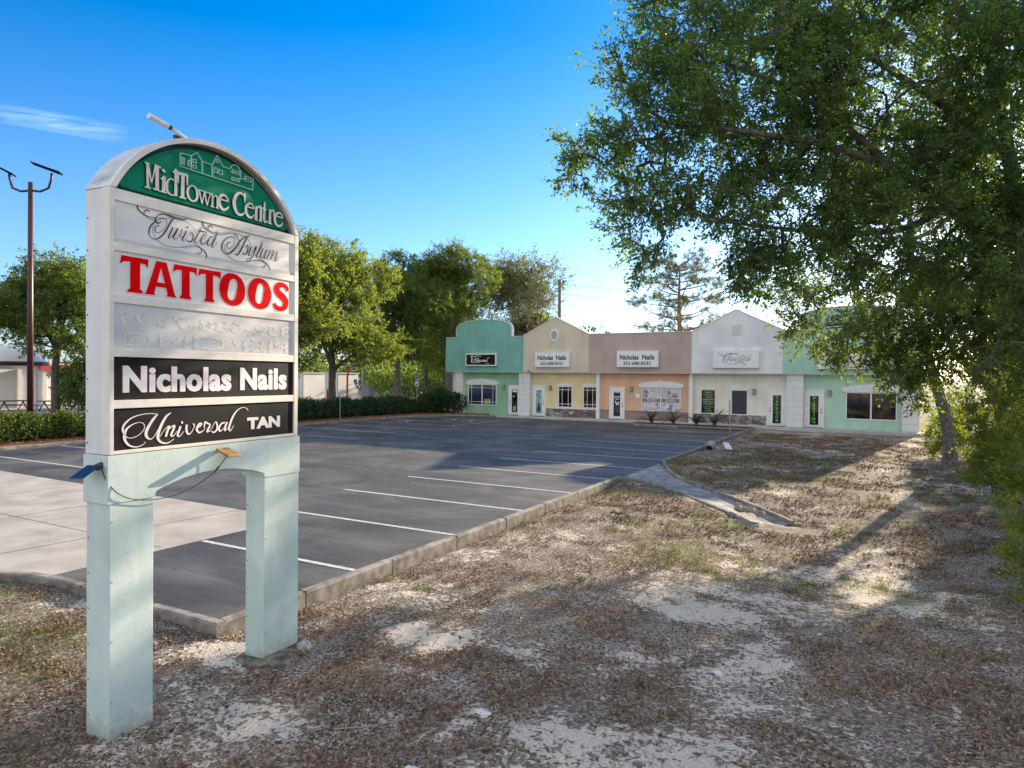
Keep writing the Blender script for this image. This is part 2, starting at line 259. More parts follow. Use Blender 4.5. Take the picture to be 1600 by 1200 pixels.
MS_=[[(3.601,4.869,0.0225),(3.606,4.661,0.0225)],
[(3.603,4.869,0.0203),(3.641,4.711,0.0135)],
[(3.641,4.711,0.009),(3.676,4.871,0.0135)],
[(3.691,4.875,0.0315),(3.69,4.661,0.0315)],
[(3.577,4.87,0.0135),(3.62,4.87,0.0135)],
[(3.665,4.874,0.0158),(3.725,4.868,0.0158)],
[(3.578,4.66,0.0126),(3.634,4.66,0.0126)],
[(3.654,4.665,0.0126),(3.721,4.66,0.0126)],
[(3.755,4.795,0.0315),(3.753,4.655,0.0315)],
[(3.728,4.767,0.0135),(3.755,4.8,0.0135),(3.773,4.792,0.009)],
[(3.723,4.659,0.0108),(3.783,4.658,0.0108)],
[(3.739,4.857,0.0234),(3.766,4.841,0.0234)],
[(3.87,4.886,0.027),(3.871,4.654,0.027)],
[(3.84,4.856,0.0117),(3.87,4.895,0.0135),(3.887,4.886,0.0117)],
[(3.889,4.868,0.0252),(3.99,4.875,0.0252)],
[(3.942,4.866,0.0338),(3.938,4.652,0.0338)],
[(3.904,4.653,0.0135),(3.976,4.657,0.0135)],
[(3.894,4.88,0.018),(3.894,4.78,0.0112)],
[(3.985,4.882,0.0225),(3.986,4.782,0.0135)],
[(4.109,4.77,0.018),(4.141,4.65,0.0108)],
[(4.141,4.65,0.0096),(4.167,4.771,0.0096)],
[(4.165,4.776,0.018),(4.195,4.646,0.0108)],
[(4.195,4.646,0.0096),(4.229,4.764,0.0096)],
[(4.084,4.773,0.0096),(4.25,4.769,0.0096)],
[(4.255,4.765,0.0168),(4.253,4.648,0.0168)],
[(4.23,4.651,0.0084),(4.273,4.647,0.0084)],
[(4.29,4.651,0.0084),(4.326,4.647,0.0084)],
[(4.236,4.76,0.0084),(4.259,4.779,0.0084)],
[(4.346,4.744,0.0157),(4.436,4.744,0.0146)],
[(4.631,4.876,0.0224),(4.633,4.781,0.0146)],
[(4.66,4.749,0.0146),(4.748,4.747,0.0146)],
[(4.779,4.783,0.0291),(4.773,4.64,0.0291)],
[(4.752,4.643,0.0134),(4.794,4.64,0.0134)],
[(4.809,4.641,0.0134),(4.852,4.64,0.0134)],
[(4.885,4.851,0.0168),(4.876,4.672,0.0291)],
[(4.851,4.78,0.0146),(4.907,4.772,0.0146)],
[(4.957,4.789,0.0291),(4.955,4.639,0.0291)],
[(4.929,4.641,0.0134),(4.983,4.64,0.0134)],
[(5.033,4.738,0.0146),(5.131,4.736,0.0146)]]
MC_=[[(3.852,4.791,0.0135),(3.819,4.795,0.0117),(3.791,4.767,0.0203),(3.782,4.722,0.0248),(3.789,4.677,0.0203),(3.82,4.654,0.0135),(3.852,4.658,0.0117),(3.876,4.677,0.009)],
[(4.037,4.793,0.0135),(4,4.764,0.0203),(3.988,4.717,0.0248),(4.006,4.668,0.0203),(4.045,4.651,0.0135),(4.082,4.678,0.0203),(4.09,4.728,0.0248),(4.074,4.778,0.0203),(4.037,4.793,0.0135)],
[(4.262,4.738,0.0096),(4.29,4.767,0.012),(4.308,4.749,0.0168),(4.309,4.652,0.0168)],
[(4.436,4.744,0.0146),(4.416,4.779,0.0179),(4.378,4.793,0.0224),(4.343,4.771,0.0308),(4.33,4.722,0.0336),(4.341,4.674,0.0308),(4.379,4.65,0.0252),(4.417,4.668,0.0196),(4.439,4.696,0.0123)],
[(4.63,4.84,0.0168),(4.59,4.863,0.0196),(4.544,4.848,0.028),(4.51,4.792,0.0364),(4.505,4.73,0.0392),(4.528,4.669,0.0336),(4.568,4.645,0.0252),(4.608,4.658,0.0196),(4.631,4.682,0.0123)],
[(4.748,4.747,0.0134),(4.73,4.782,0.0168),(4.695,4.788,0.0213),(4.654,4.754,0.0291),(4.645,4.709,0.0314),(4.666,4.661,0.028),(4.701,4.645,0.0235),(4.731,4.661,0.0168),(4.749,4.684,0.0112)],
[(4.787,4.761,0.0157),(4.82,4.788,0.0202),(4.836,4.767,0.028),(4.834,4.643,0.028)],
[(4.876,4.672,0.028),(4.889,4.64,0.019),(4.926,4.658,0.0112)],
[(4.963,4.76,0.0146),(4.988,4.786,0.019),(5.008,4.78,0.019),(5.005,4.734,0.0146)],
[(5.131,4.736,0.0134),(5.111,4.772,0.0168),(5.072,4.779,0.0213),(5.03,4.745,0.0291),(5.021,4.697,0.0314),(5.04,4.651,0.028),(5.079,4.639,0.0235),(5.112,4.656,0.0168),(5.131,4.685,0.0112)]]
LG=[[(3.923,5.062,0.007),(4.033,5.069,0.007),(4.091,5.119,0.007),(4.151,5.053,0.007),(4.258,5.049,0.007),(4.317,5.163,0.007),(4.382,5.072,0.007),(4.46,5.073,0.007),(4.488,5.113,0.007),(4.523,5.133,0.007),(4.558,5.127,0.007),(4.587,5.088,0.007),(4.59,5.041,0.007),(4.59,5.012,0.007),(4.641,5.015,0.007),(4.645,5.056,0.007),(4.745,5.058,0.007),(4.741,4.936,0.007),(3.926,4.94,0.007),(3.923,5.062,0.007)],
[(4.033,5.069,0.007),(4.036,4.945,0.007)],
[(4.151,5.053,0.007),(4.154,4.949,0.007)],
[(4.258,5.049,0.007),(4.265,4.949,0.007)],
[(3.938,5.025,0.007),(3.96,5.026,0.007),(3.96,4.966,0.007),(3.938,4.964,0.007),(3.938,5.025,0.007)],
[(4.007,5.021,0.007),(4.029,5.022,0.007),(4.029,4.969,0.007),(4.007,4.967,0.007),(4.007,5.021,0.007)],
[(4.054,5.047,0.007),(4.085,5.049,0.007),(4.085,5.017,0.007),(4.054,5.015,0.007),(4.054,5.047,0.007)],
[(4.054,4.992,0.007),(4.085,4.994,0.007),(4.085,4.965,0.007),(4.054,4.964,0.007),(4.054,4.992,0.007)],
[(4.284,5.034,0.007),(4.318,5.036,0.007),(4.318,4.991,0.007),(4.285,4.99,0.007),(4.284,5.034,0.007)],
[(4.334,5.027,0.007),(4.374,5.029,0.007),(4.374,4.987,0.007),(4.334,4.985,0.007),(4.334,5.027,0.007)],
[(4.304,5.119,0.007),(4.331,5.121,0.007),(4.331,5.092,0.007),(4.304,5.091,0.007),(4.304,5.119,0.007)],
[(4.488,5.076,0.007),(4.516,5.078,0.007),(4.516,5.045,0.007),(4.488,5.043,0.007),(4.488,5.076,0.007)],
[(4.541,5.075,0.007),(4.573,5.077,0.007),(4.573,5.045,0.007),(4.542,5.043,0.007),(4.541,5.075,0.007)],
[(4.488,4.999,0.007),(4.516,5,0.007),(4.517,4.971,0.007),(4.489,4.97,0.007),(4.488,4.999,0.007)],
[(4.542,5.001,0.007),(4.573,5.003,0.007),(4.573,4.974,0.007),(4.542,4.972,0.007),(4.542,5.001,0.007)],
[(4.652,5.034,0.007),(4.718,5.038,0.007),(4.719,5.011,0.007),(4.652,5.008,0.007),(4.652,5.034,0.007)]]
# ------------------------------------------------------------------ the lie of the land
KX = -6.95                                    # inner face of the long kerb
FLC = np.array([(-6.9, 21.2), (-6.2, 20.2), (-5.2, 19.3), (-3.6, 17.8), (-2.1, 16.1), (-1.8, 15.8)])   # centre of the flume
FLW = np.array([2.0, 1.05, .62, .5, .45, .45])
def segdist(x, y, pl, wd):
    best = np.full(np.shape(x), 99.); 
    for i in range(len(pl)-1):
        a = pl[i]; d = pl[i+1]-a; t = np.clip(((x-a[0])*d[0]+(y-a[1])*d[1])/(d@d), 0, 1)
        best = np.minimum(best, np.hypot(x-a[0]-t*d[0], y-a[1]-t*d[1])-(wd[i]*(1-t)+wd[i+1]*t))
    return best
LOTPOLY = [(KX, 5.35), (-9.3, 5.33), (-10.2, 5.36), (-10.9, 5.26), (-11.4, 5.0), (-12.2, 4.2), (-12.8, 3.0), (-13.0, 1.5), (-13.0, -30), (-60, -30), (-60, 11.4), (-29.6, 12.0), (-29.9, 17), (-30, 30), (-30.2, 35), (-29.7, 39), (-28.4, 41.6), (-26.4, 42.75), (-25.2, 42.9), (KX, 42.9)]
def inpoly(x, y, pl):
    c = np.zeros(np.shape(x), bool); n = len(pl)
    for i in range(n):
        (x0, y0), (x1, y1) = pl[i], pl[(i+1) % n]
        if y0 == y1: continue
        c ^= ((y0 > y) != (y1 > y)) & (x < (x1-x0)*(y-y0)/(y1-y0)+x0)
    return c
def polydist(x, y, pl):
    b = np.full(np.shape(x), 1e9); n = len(pl)
    for i in range(n):
        a = np.array(pl[i]); d = np.array(pl[(i+1) % n])-a
        t = np.clip(((x-a[0])*d[0]+(y-a[1])*d[1])/(d@d), 0, 1); b = np.minimum(b, np.hypot(x-a[0]-t*d[0], y-a[1]-t*d[1]))
    return b
def ground0(x, y):
    z = -.06*sstep(-6.9, -5.2, x)*sstep(5, 8, y)-.09*np.exp(-((x+6.7)/.55)**2)*sstep(4.6, 6, y)*sstep(19.5, 17, y)
    z = z-.30*np.exp(-(((x+1.4)/2.6)**2+((y-14)/6.5)**2))
    z = z+.10*np.clip(x-2.5, 0, 9)*sstep(6, 14, y)
    z = z+.10*sstep(-30.2, -31.2, x)
    z = z+.05*(fbm(x, y, .45, 3, 5)-.5)+.035*(fbm(x, y, 2.2, 3, 9)-.5)*sstep(60, 20, np.hypot(x, y))
    z = z-.03*sstep(2, -6, x)*sstep(5.3, 3.0, y)
    return z
def ground(x, y):
    z = ground0(x, y)
    d = segdist(x, y, FLC, FLW); z = np.where((d < .07) & (y > 16.5), z-.45, z)
    ins = inpoly(x, y, LOTPOLY) | (polydist(x, y, LOTPOLY) < .10)
    return np.where(ins, -.45, z)
def gz(x, y): return float(ground0(np.array([x]), np.array([y]))[0])
# fields: bare sand, grass
SANDB = [(-2.2,9.6,1.2,.7,1.),(-1.2,10.6,1.3,.8,.9),(-.5,12.3,.8,1.6,.7),(-5.1,7.6,.7,.5,.6),(-4.6,6.6,.6,.5,.6),(-3.4,6.6,.5,.35,.6),(-3.6,4.6,.8,.4,.6),(-2.4,5.3,.5,.3,.6),(-1.1,5.4,.8,.6,.8),(-.6,4.4,.8,.3,.6),(-1.5,7.2,.4,.7,.5),(-1.3,8.1,.4,.8,.5),(-6.3,5.0,.5,.3,.6),(-5.0,4.2,.9,.4,.5),(-3.0,3.6,.8,.35,.6),(-.7,15.5,.6,2.2,.6),(1.0,38,.8,3,.6),(-1.5,31,1.2,1.6,.5),(-8.7,5.0,1.0,.25,.7),(-3.9,24.5,1.0,.8,.35),(-10.8,4.6,1.2,.3,.5),(0.4,20,.5,2.5,.45)]
def sandf(x, y):
    s = .58*fbm(x, y, .8, 5, 31)+.42*fbm(x, y, 3.4, 4, 77)
    b = 0
    for cx, cy, rx, ry, a in SANDB: b = np.maximum(b, a*np.exp(-(((x-cx)/rx)**2+((y-cy)/ry)**2)))
    far = np.maximum(np.maximum(sstep(3.5, 6, x)*sstep(20, 26, y), np.maximum(sstep(8, 12, x), sstep(46, 50, y))), sstep(-13, -16, x)*sstep(2, -4, y))
    return s+.30*b-.075-.6*np.maximum(far, sstep(-34, -37, x))
def grassf(x, y):
    g = .6*fbm(x, y, .6, 4, 131)+.4*fbm(x, y, 3.5, 3, 177)
    g = g+.26*np.exp(-(((x+9.8)/2.2)**2+((y-4.0)/1.2)**2))+.17*np.exp(-(((x+5.9)/1.2)**2+((y-17)/3.)**2))+.07*np.exp(-(((x+4.2)/3)**2+((y-26)/6)**2))+.05*np.exp(-(((x+2.5)/2)**2+((y-15)/3)**2))
    g = g+.4*np.maximum(np.maximum(sstep(4, 7, x)*sstep(22, 28, y), sstep(46, 50, y)), sstep(-34, -38, x))
    return g-.15*sstep(3.5, 1.0, np.abs(y-5.5))*sstep(-8, -5, x)
def axis(parts):
    out = [parts[0][0]]
    for a, b, st in parts:
        n = max(1, round((b-a)/st)); out += list(np.linspace(a, b, n+1)[1:])
    return np.array(out)
gx_ = axis([(-900,-300,120),(-300,-80,30),(-80,-36,5),(-36,-14,.33),(-14,6,.11),(6,14,.6),(14,60,6),(60,300,40),(300,900,150)])
gy_ = axis([(-400,-60,60),(-60,-4,6),(-4,1,.6),(1,25,.11),(25,48,.4),(48,110,5),(110,400,40),(400,1300,150)])
GX, GY = np.meshgrid(gx_, gy_); Z = ground(GX.ravel(), GY.ravel())
v = np.stack([GX.ravel(), GY.ravel(), Z], 1); nx, ny = len(gx_), len(gy_)
ii, jj = np.meshgrid(np.arange(nx-1), np.arange(ny-1)); a = (jj*nx+ii).ravel(); q = np.stack([a, a+1, a+nx+1, a+nx], 1)
me = npmesh('ground', v, q)
for nm, fn in (('sand', sandf), ('grass', grassf)):
    at = me.attributes.new(nm, 'FLOAT', 'POINT'); at.data.foreach_set('value', fn(v[:, 0], v[:, 1]).astype(np.float32))
mg = bpy.data.materials.new('sandy_ground'); mg.use_nodes = True; t = mg.node_tree; b = t.nodes['Principled BSDF']; b.inputs['Roughness'].default_value = .95; b.inputs['Specular IOR Level'].default_value = .15
tc = N(t, 'ShaderNodeTexCoord')
def nz(sc, det=6, dist=0.):
    n = N(t, 'ShaderNodeTexNoise'); n.inputs['Scale'].default_value = sc; n.inputs['Detail'].default_value = det; n.inputs['Distortion'].default_value = dist; t.links.new(tc.outputs['Object'], n.inputs['Vector']); return n.outputs[0]
def M_(op, a, b=None, cl=False): return mth(op, a, b, clamp=cl, tree=t)
def ramp(f, *st):
    r = N(t, 'ShaderNodeValToRGB'); cr = r.color_ramp
    while len(cr.elements) < len(st): cr.elements.new(.5)
    for e, (p, c) in zip(cr.elements, st): e.position = p; e.color = (*c, 1)
    t.links.new(f, r.inputs[0]); return r.outputs[0]
def mixc(f, a, b):
    m = N(t, 'ShaderNodeMix', data_type='RGBA')
    for i, s in ((0, f), (6, a), (7, b)):
        if isinstance(s, (tuple, float, int)): m.inputs[i].default_value = s if not isinstance(s, tuple) else (*s, 1)
        else: t.links.new(s, m.inputs[i])
    return m.outputs[2]
def attr(n_): 
    a_ = N(t, 'ShaderNodeAttribute', attribute_name=n_); return a_.outputs['Fac']
litter = ramp(nz(34, 8, .6), (.34, (.035,.028,.023)), (.45, (.14,.112,.088)), (.52, (.29,.245,.20)), (.62, (.54,.48,.40)))
dirt = ramp(nz(20, 7), (.32, (.080,.060,.046)), (.5, (.19,.148,.115)), (.66, (.38,.31,.245)))
base = mixc(ramp(nz(1.6, 6, .4), (.42, (0,0,0)), (.56, (1,1,1))), dirt, litter)
sand = ramp(nz(45, 6), (.3, (.45,.39,.315)), (.7, (.76,.67,.56)))
sf = M_('MULTIPLY', M_('ADD', M_('SUBTRACT', attr('sand'), .555), M_('MULTIPLY', M_('SUBTRACT', nz(13, 9, .9), .5), .95)), 18, True)
c = mixc(sf, base, sand)
gr = ramp(nz(50, 6), (.3, (.05,.062,.020)), (.52, (.13,.145,.045)), (.7, (.28,.26,.11)))
gf = M_('MULTIPLY', M_('ADD', M_('SUBTRACT', attr('grass'), .57), M_('MULTIPLY', M_('SUBTRACT', nz(11, 7, .6), .5), .6)), 9, True)
c = mixc(M_('MULTIPLY', gf, .75), c, gr)
t.links.new(c, b.inputs['Base Color'])
bp = N(t, 'ShaderNodeBump'); bp.inputs['Strength'].default_value = .9; bp.inputs['Distance'].default_value = .035; t.links.new(nz(28, 8, .4), bp.inputs['Height']); t.links.new(bp.outputs[0], b.inputs['Normal'])
link('ground', me, mg, smooth=True, kind='structure')

# ------------------------------------------------------------------ paving
masph = bpy.data.materials.new('asphalt'); masph.use_nodes = True; t = masph.node_tree; b = t.nodes['Principled BSDF']; b.inputs['Roughness'].default_value = .66; b.inputs['Specular IOR Level'].default_value = .5
tc = N(t, 'ShaderNodeTexCoord')
on_ = N(t, 'ShaderNodeTexNoise'); on_.inputs['Scale'].default_value = 2.5; on_.inputs['Detail'].default_value = 6; t.links.new(tc.outputs['Object'], on_.inputs['Vector']); mp2_ = N(t, 'ShaderNodeMix', data_type='VECTOR'); mp2_.inputs[0].default_value = .12; t.links.new(tc.outputs['Object'], mp2_.inputs[4]); t.links.new(on_.outputs['Color'], mp2_.inputs[5])
c = ramp(nz(.35, 7, 1.5), (.34, (.034,.034,.032)), (.52, (.066,.064,.059)), (.68, (.125,.118,.106)))
mp = N(t, 'ShaderNodeMapping'); mp.inputs['Scale'].default_value = (.25, 1.6, 1); t.links.new(tc.outputs['Object'], mp.inputs[0])
n2 = N(t, 'ShaderNodeTexNoise'); n2.inputs['Scale'].default_value = .8; n2.inputs['Detail'].default_value = 7; n2.inputs['Distortion'].default_value = .8; t.links.new(mp.outputs[0], n2.inputs['Vector'])
c = mixc(M_('MULTIPLY', M_('SUBTRACT', n2.outputs[0], .5, True), 2.6, True), c, (.17,.158,.148))
c = mixc(M_('MULTIPLY', M_('GREATER_THAN', nz(.62, 9, .3), .66), .45), c, (.045,.045,.046)); c = mixc(M_('MULTIPLY', M_('SUBTRACT', nz(6, 8), .60, True), 3, True), c, (.19,.175,.16))
oil = N(t, 'ShaderNodeTexVoronoi'); oil.inputs['Scale'].default_value = .42; oil.inputs['Randomness'].default_value = .8; t.links.new(mp2_.outputs[1], oil.inputs['Vector']); c = mixc(M_('MULTIPLY', M_('SUBTRACT', .30, oil.outputs['Distance'], True), M_('MULTIPLY', nz(5, 6), 4.2), True), c, (.022,.021,.020))
fine = ramp(nz(160, 4), (.35, (.6,.6,.6)), (.65, (1.35,1.33,1.3)))
mu = N(t, 'ShaderNodeMix', data_type='RGBA', blend_type='MULTIPLY'); mu.inputs[0].default_value = 1; t.links.new(c, mu.inputs[6]); t.links.new(fine, mu.inputs[7])
vo = N(t, 'ShaderNodeTexVoronoi', feature='DISTANCE_TO_EDGE'); vo.inputs['Scale'].default_value = .23; mp2 = N(t, 'ShaderNodeVectorMath', operation='ADD'); dn = N(t, 'ShaderNodeTexNoise'); dn.inputs['Scale'].default_value = 1.4; dn.inputs['Detail'].default_value = 5
t.links.new(tc.outputs['Object'], dn.inputs['Vector']); t.links.new(tc.outputs['Object'], mp2.inputs[0]); t.links.new(dn.outputs['Color'], mp2.inputs[1]); t.links.new(mp2.outputs[0], vo.inputs['Vector'])
crk = M_('MULTIPLY', M_('LESS_THAN', vo.outputs['Distance'], .0022), M_('GREATER_THAN', nz(.13, 3), .50))
cc = mixc(M_('MULTIPLY', crk, .75), mu.outputs[2], (.02,.02,.02))
t.links.new(cc, b.inputs['Base Color'])
bp = N(t, 'ShaderNodeBump'); bp.inputs['Strength'].default_value = .5; bp.inputs['Distance'].default_value = .006; t.links.new(nz(120, 3), bp.inputs['Height']); t.links.new(bp.outputs[0], b.inputs['Normal'])
MB().add([(x, y, 0) for x, y in LOTPOLY], [tuple(range(len(LOTPOLY)))]).build('parking_lot', masph, kind='structure')
mconc = mat('concrete', (.31,.285,.25), .9, col2=(.43,.40,.355), nscale=1.2, detail=8, bump=.25, bscale=70)
streaked(mconc, (.20,.18,.16), .35, 1.5, 1.5)
mkerb = mat('kerb_concrete', (.14,.125,.11), .9, col2=(.32,.29,.25), nscale=5, detail=8, bump=.5, bscale=50)
streaked(mkerb, (.09,.085,.075), .6, 3, 3)
mline = mat('road_paint', (.62,.62,.60), .7, col2=(.34,.34,.33), nscale=22, detail=8, lo=.46, hi=.62)
mdark = mat('joint_dark', (.03,.03,.03), .95)  # even dark tone of the expansion joints
drive = [(-24.0, 10.45), (-24.0, -29), (-13.0, -29), (-13.0, 1.5), (-12.8, 3.0), (-12.2, 4.2), (-11.4, 5.0), (-10.85, 5.27), (-10.85, 9.9), (-11.1, 10.2)]
dr = MB().add([(x, y, .004) for x, y in drive], [tuple(range(len(drive)))]).build('driveway', mconc, kind='structure')
jm = MB()
def strip(mb, a, b, wd, z):
    a, b = np.array(a, float), np.array(b, float); d = b-a; n = np.array([-d[1], d[0]])/np.hypot(*d)*wd/2
    mb.add([(*(a-n), z), (*(b-n), z), (*(b+n), z), (*(a+n), z)], [(0, 1, 2, 3)])
for xx in (-12.9, -15.9, -18.9, -21.9): strip(jm, (xx+(.35 if xx > -13 else 0), 10.38), (xx, -12 if xx < -13 else 5.0), .016, .008)
for yy in (7.3, 4.0, .6, -3): strip(jm, (-24, yy), (-11.0 if yy > 5 else -13.1, yy), .014, .0086)
jm.build('expansion_joint', mdark, dr)
# painted stalls
lm = MB(); park = bpy.data.objects['parking_lot']
def line(a, b, wd=.10):
    m_ = MB(); strip(m_, a, b, wd, .0045); m_.build('stall_line', mline, park)
for k_ in range(12):
    y = 7.98+2.737*k_
    line((-7.0, y), ((-10.8 if k_ == 0 else -11.45 if k_ == 1 else -12.5), y))
for k_, (y, x0, x1) in enumerate([(12.15,-29.4,-22.2),(15.3,-29.7,-23),(18.3,-29.8,-23),(21.2,-29.8,-22.2),(24.3,-29.9,-21.6),(27.8,-29.9,-22.2),(30.8,-29.9,-22.2),(33.8,-29.9,-22.4),(36.5,-29.8,-22.6)]):
    line((x0, y), (x1, y), .10)
line((-22.9, 33.8), (-22.9, 39.6), .1); line((-29.2, 39.6), (-21, 39.6), .1); line((-18.5, 36.5), (-16.5, 36.6), .1)
# wheelchair symbols painted in the reserved bays
for cx, cy in ((-27.6, 35.2), (-26.0, 38.2), (-24.5, 38.0)):
    sm = MB(); ring = [(cx+.34*math.cos(t_), cy+.34*math.sin(t_), .09) for t_ in np.linspace(2.4, 6.9, 14)]
    fr = Frame((0, 0, .005), (1, 0, 0), (0, 1, 0)); ribbon(sm, fr, ring, smooth=False)
    ribbon(sm, fr, [(cx-.05, cy+.75, .12), (cx-.02, cy+.2, .12), (cx+.35, cy+.15, .1), (cx+.5, cy-.35, .1), (cx+.65, cy-.3, .1)], smooth=False); ribbon(sm, fr, [(cx-.05, cy+.85, .2), (cx-.05, cy+1.05, .2)], smooth=False)
    sm.build('access_symbol', mline, park)
# kerbs
def sweep(pl, z0, z1, w0, name='kerb', m=None, side=1, parent=None, **k):
    """a kerb along pl (list of x, y), its body on the left of the path (side=1)"""
    P = [np.array(p, float) for p in pl]; n = len(P); mb = MB(); V = []
    zz = z1 if hasattr(z1, '__len__') else [z1]*n
    for i in range(n):
        d = P[min(i+1, n-1)]-P[max(i-1, 0)]; d = d/np.hypot(*d); nn = np.array([-d[1], d[0]])*side
        o = P[i]+nn*w0; r = .025
        for q_, z_ in ((P[i], z0), (P[i]+nn*.0, zz[i]-r), (P[i]+nn*r, zz[i]), (o-nn*r, zz[i]), (o, zz[i]-r), (o, z0)): V.append((*q_, z_))
    F = [(i*6+j, (i+1)*6+j, (i+1)*6+j+1, i*6+j+1) for i in range(n-1) for j in range(5)]
    F += [tuple(range(6)), tuple(range((n-1)*6+5, (n-1)*6-1, -1))]
    return mb.add(V, F).build(name, m or mkerb, parent, **k)
def dens(pl, st=.5):
    out = []
    for a, b in zip(pl[:-1], pl[1:]):
        a, b = np.array(a), np.array(b); n = max(1, int(np.hypot(*(b-a))/st)); out += [a+(b-a)*i/n for i in range(n)]
    return out+[np.array(pl[-1])]
wob = random.Random(4)
def kerb(pl, top=.115, **k):
    pl = dens(pl, .6); return sweep(pl, -.4, [top+wob.uniform(-.006, .006) for _ in pl], .15, **k)
k1 = kerb([(KX, 19.0), (KX, 5.35)], side=1, kind='structure')
kerb([(KX+.15, 5.35), (-9.3, 5.33), (-10.2, 5.36), (-10.9, 5.26), (-11.4, 5.0), (-12.2, 4.2), (-12.8, 3.0), (-13.0, 1.5), (-13.0, -20)], side=1, kind='structure')
bpy.data.objects['kerb.001'].location = (0, 0, .0)
kerb([(KX+.0, 42.2), (KX, 23.6)], side=1, kind='structure')
kerb([(-29.6, 11.9), (-29.9, 17), (-30, 30), (-30.2, 35), (-29.7, 39), (-28.4, 41.6), (-26.4, 42.75), (-25.3, 42.9)], side=1, kind='structure')
jn = MB()
for yy in np.arange(6.6, 18.8, 1.83):
    jn.box(KX-.002, KX+.153, yy, yy+.006, -.3, .119)
for xx in (-8.1, -9.6): jn.box(xx, xx+.006, 5.19, 5.335, -.3, .119)
jn.build('expansion_joint', mdark, k1)
# flume: a floor strip between two low walls, running down to the swale
fl = [(-6.95, 19.15, -6.95, 23.35), (-6.55, 19.25, -6.35, 22.0), (-6.0, 19.15, -5.75, 20.75), (-5.3, 18.7, -4.9, 19.75), (-4.2, 17.7, -3.75, 18.65), (-3.2, 16.75, -2.7, 17.6), (-2.45, 15.95, -1.9, 16.75)]
fz = [.002, -.01, -.03, -.09, -.16, -.24, -.33]
V = []; 
for (a, b_, c_, d_), z_ in zip(fl, fz): V += [(a, b_, z_), ((a+c_)/2, (b_+d_)/2, z_-.03*(z_ < 0)), (c_, d_, z_)]
F = [(3*i+j, 3*i+j+1, 3*i+4+j, 3*i+3+j) for i in range(6) for j in (0, 1)]
mfl = mat('flume_concrete', (.17,.17,.165), .85, col2=(.36,.36,.35), nscale=3, detail=9, bump=.4, bscale=60)
MB().add(V, F).build('drainage_channel', mfl, kind='structure')
la = [(f[0], f[1]) for f in fl]; lb = [(f[2], f[3]) for f in fl]
def fk(pl, zs, side):
    P = smoothpts([(a, b, z) for (a, b), z in zip(pl, zs)], 5); return sweep([(p[0], p[1]) for p in P], -.6, [float(p[2]) for p in P], .13, side=side, kind='structure')
fk([(KX, 18.98)]+la[1:], [.13]+[max(z_+.06, gz(*q)+.035) for q, z_ in zip(la[1:], fz[1:])], -1)
fk([(KX, 23.55)]+lb[1:], [.13]+[max(z_+.08, gz(*q)+.05) for q, z_ in zip(lb[1:], fz[1:])], 1)
# sidewalk at the shops
mwalk = mat('walk_concrete', (.40,.40,.385), .9, col2=(.52,.52,.50), nscale=1.5, detail=8, bump=.2)
MB().box(-25.2, 1.9, 43.0, 44.7, -.3, .10).build('sidewalk', mwalk, kind='structure')
# planting bed with its own kerb
mmulch = mat('mulch', (.05,.028,.018), .95, col2=(.17,.085,.05), nscale=30, detail=8, bump=1, bscale=40)
bedp = [(-7.0, 42.9), (-13.6, 42.9), (-14.2, 42.5), (-14.3, 41.6), (-14.0, 40.9), (-13.4, 40.55), (-7.0, 40.1)]
MB().prism(bedp, 'z', -.1, .09).build('planting_bed', mmulch, kind='structure')
sweep(smoothpts([(x, y, 0) for x, y in [(-7.0, 40.1), (-10, 40.32), (-13.4, 40.55), (-14.0, 40.9), (-14.3, 41.6), (-14.2, 42.5), (-13.8, 42.9)]], 4) and [(p[0], p[1]) for p in smoothpts([(x, y, 0) for x, y in [(-7.0, 40.1), (-10, 40.32), (-13.4, 40.55), (-14.0, 40.9), (-14.3, 41.6), (-14.2, 42.5), (-13.8, 42.9)]], 4)], -.2, .14, .15, side=-1, kind='structure')
mmulch2 = mat('bark_mulch', (.13,.05,.025), .95, col2=(.36,.17,.09), nscale=26, detail=8, bump=1, bscale=40)
lb_ = [(-29.75, 11.9), (-30.05, 17), (-30.15, 30), (-30.35, 35), (-29.85, 39), (-28.55, 41.7), (-26.6, 42.9), (-26.6, 46), (-31, 46), (-34.6, 41), (-34.6, 10), (-45, 7.6), (-45, 6.2), (-29.75, 10.2)]
MB().prism(lb_, 'z', -.2, .115).build('mulch_bed', mmulch2, kind='structure')
# the further drive beyond the hedge
mroad = mat('far_drive', (.30,.28,.25), .9, col2=(.42,.40,.36), nscale=.6)
MB().add([(-90, 12, .16), (-37, 12, .16), (-37, 60, .16), (-60, 120, .16), (-90, 120, .16)], [(0, 1, 2, 3, 4)]).build('road', mroad, kind='structure')
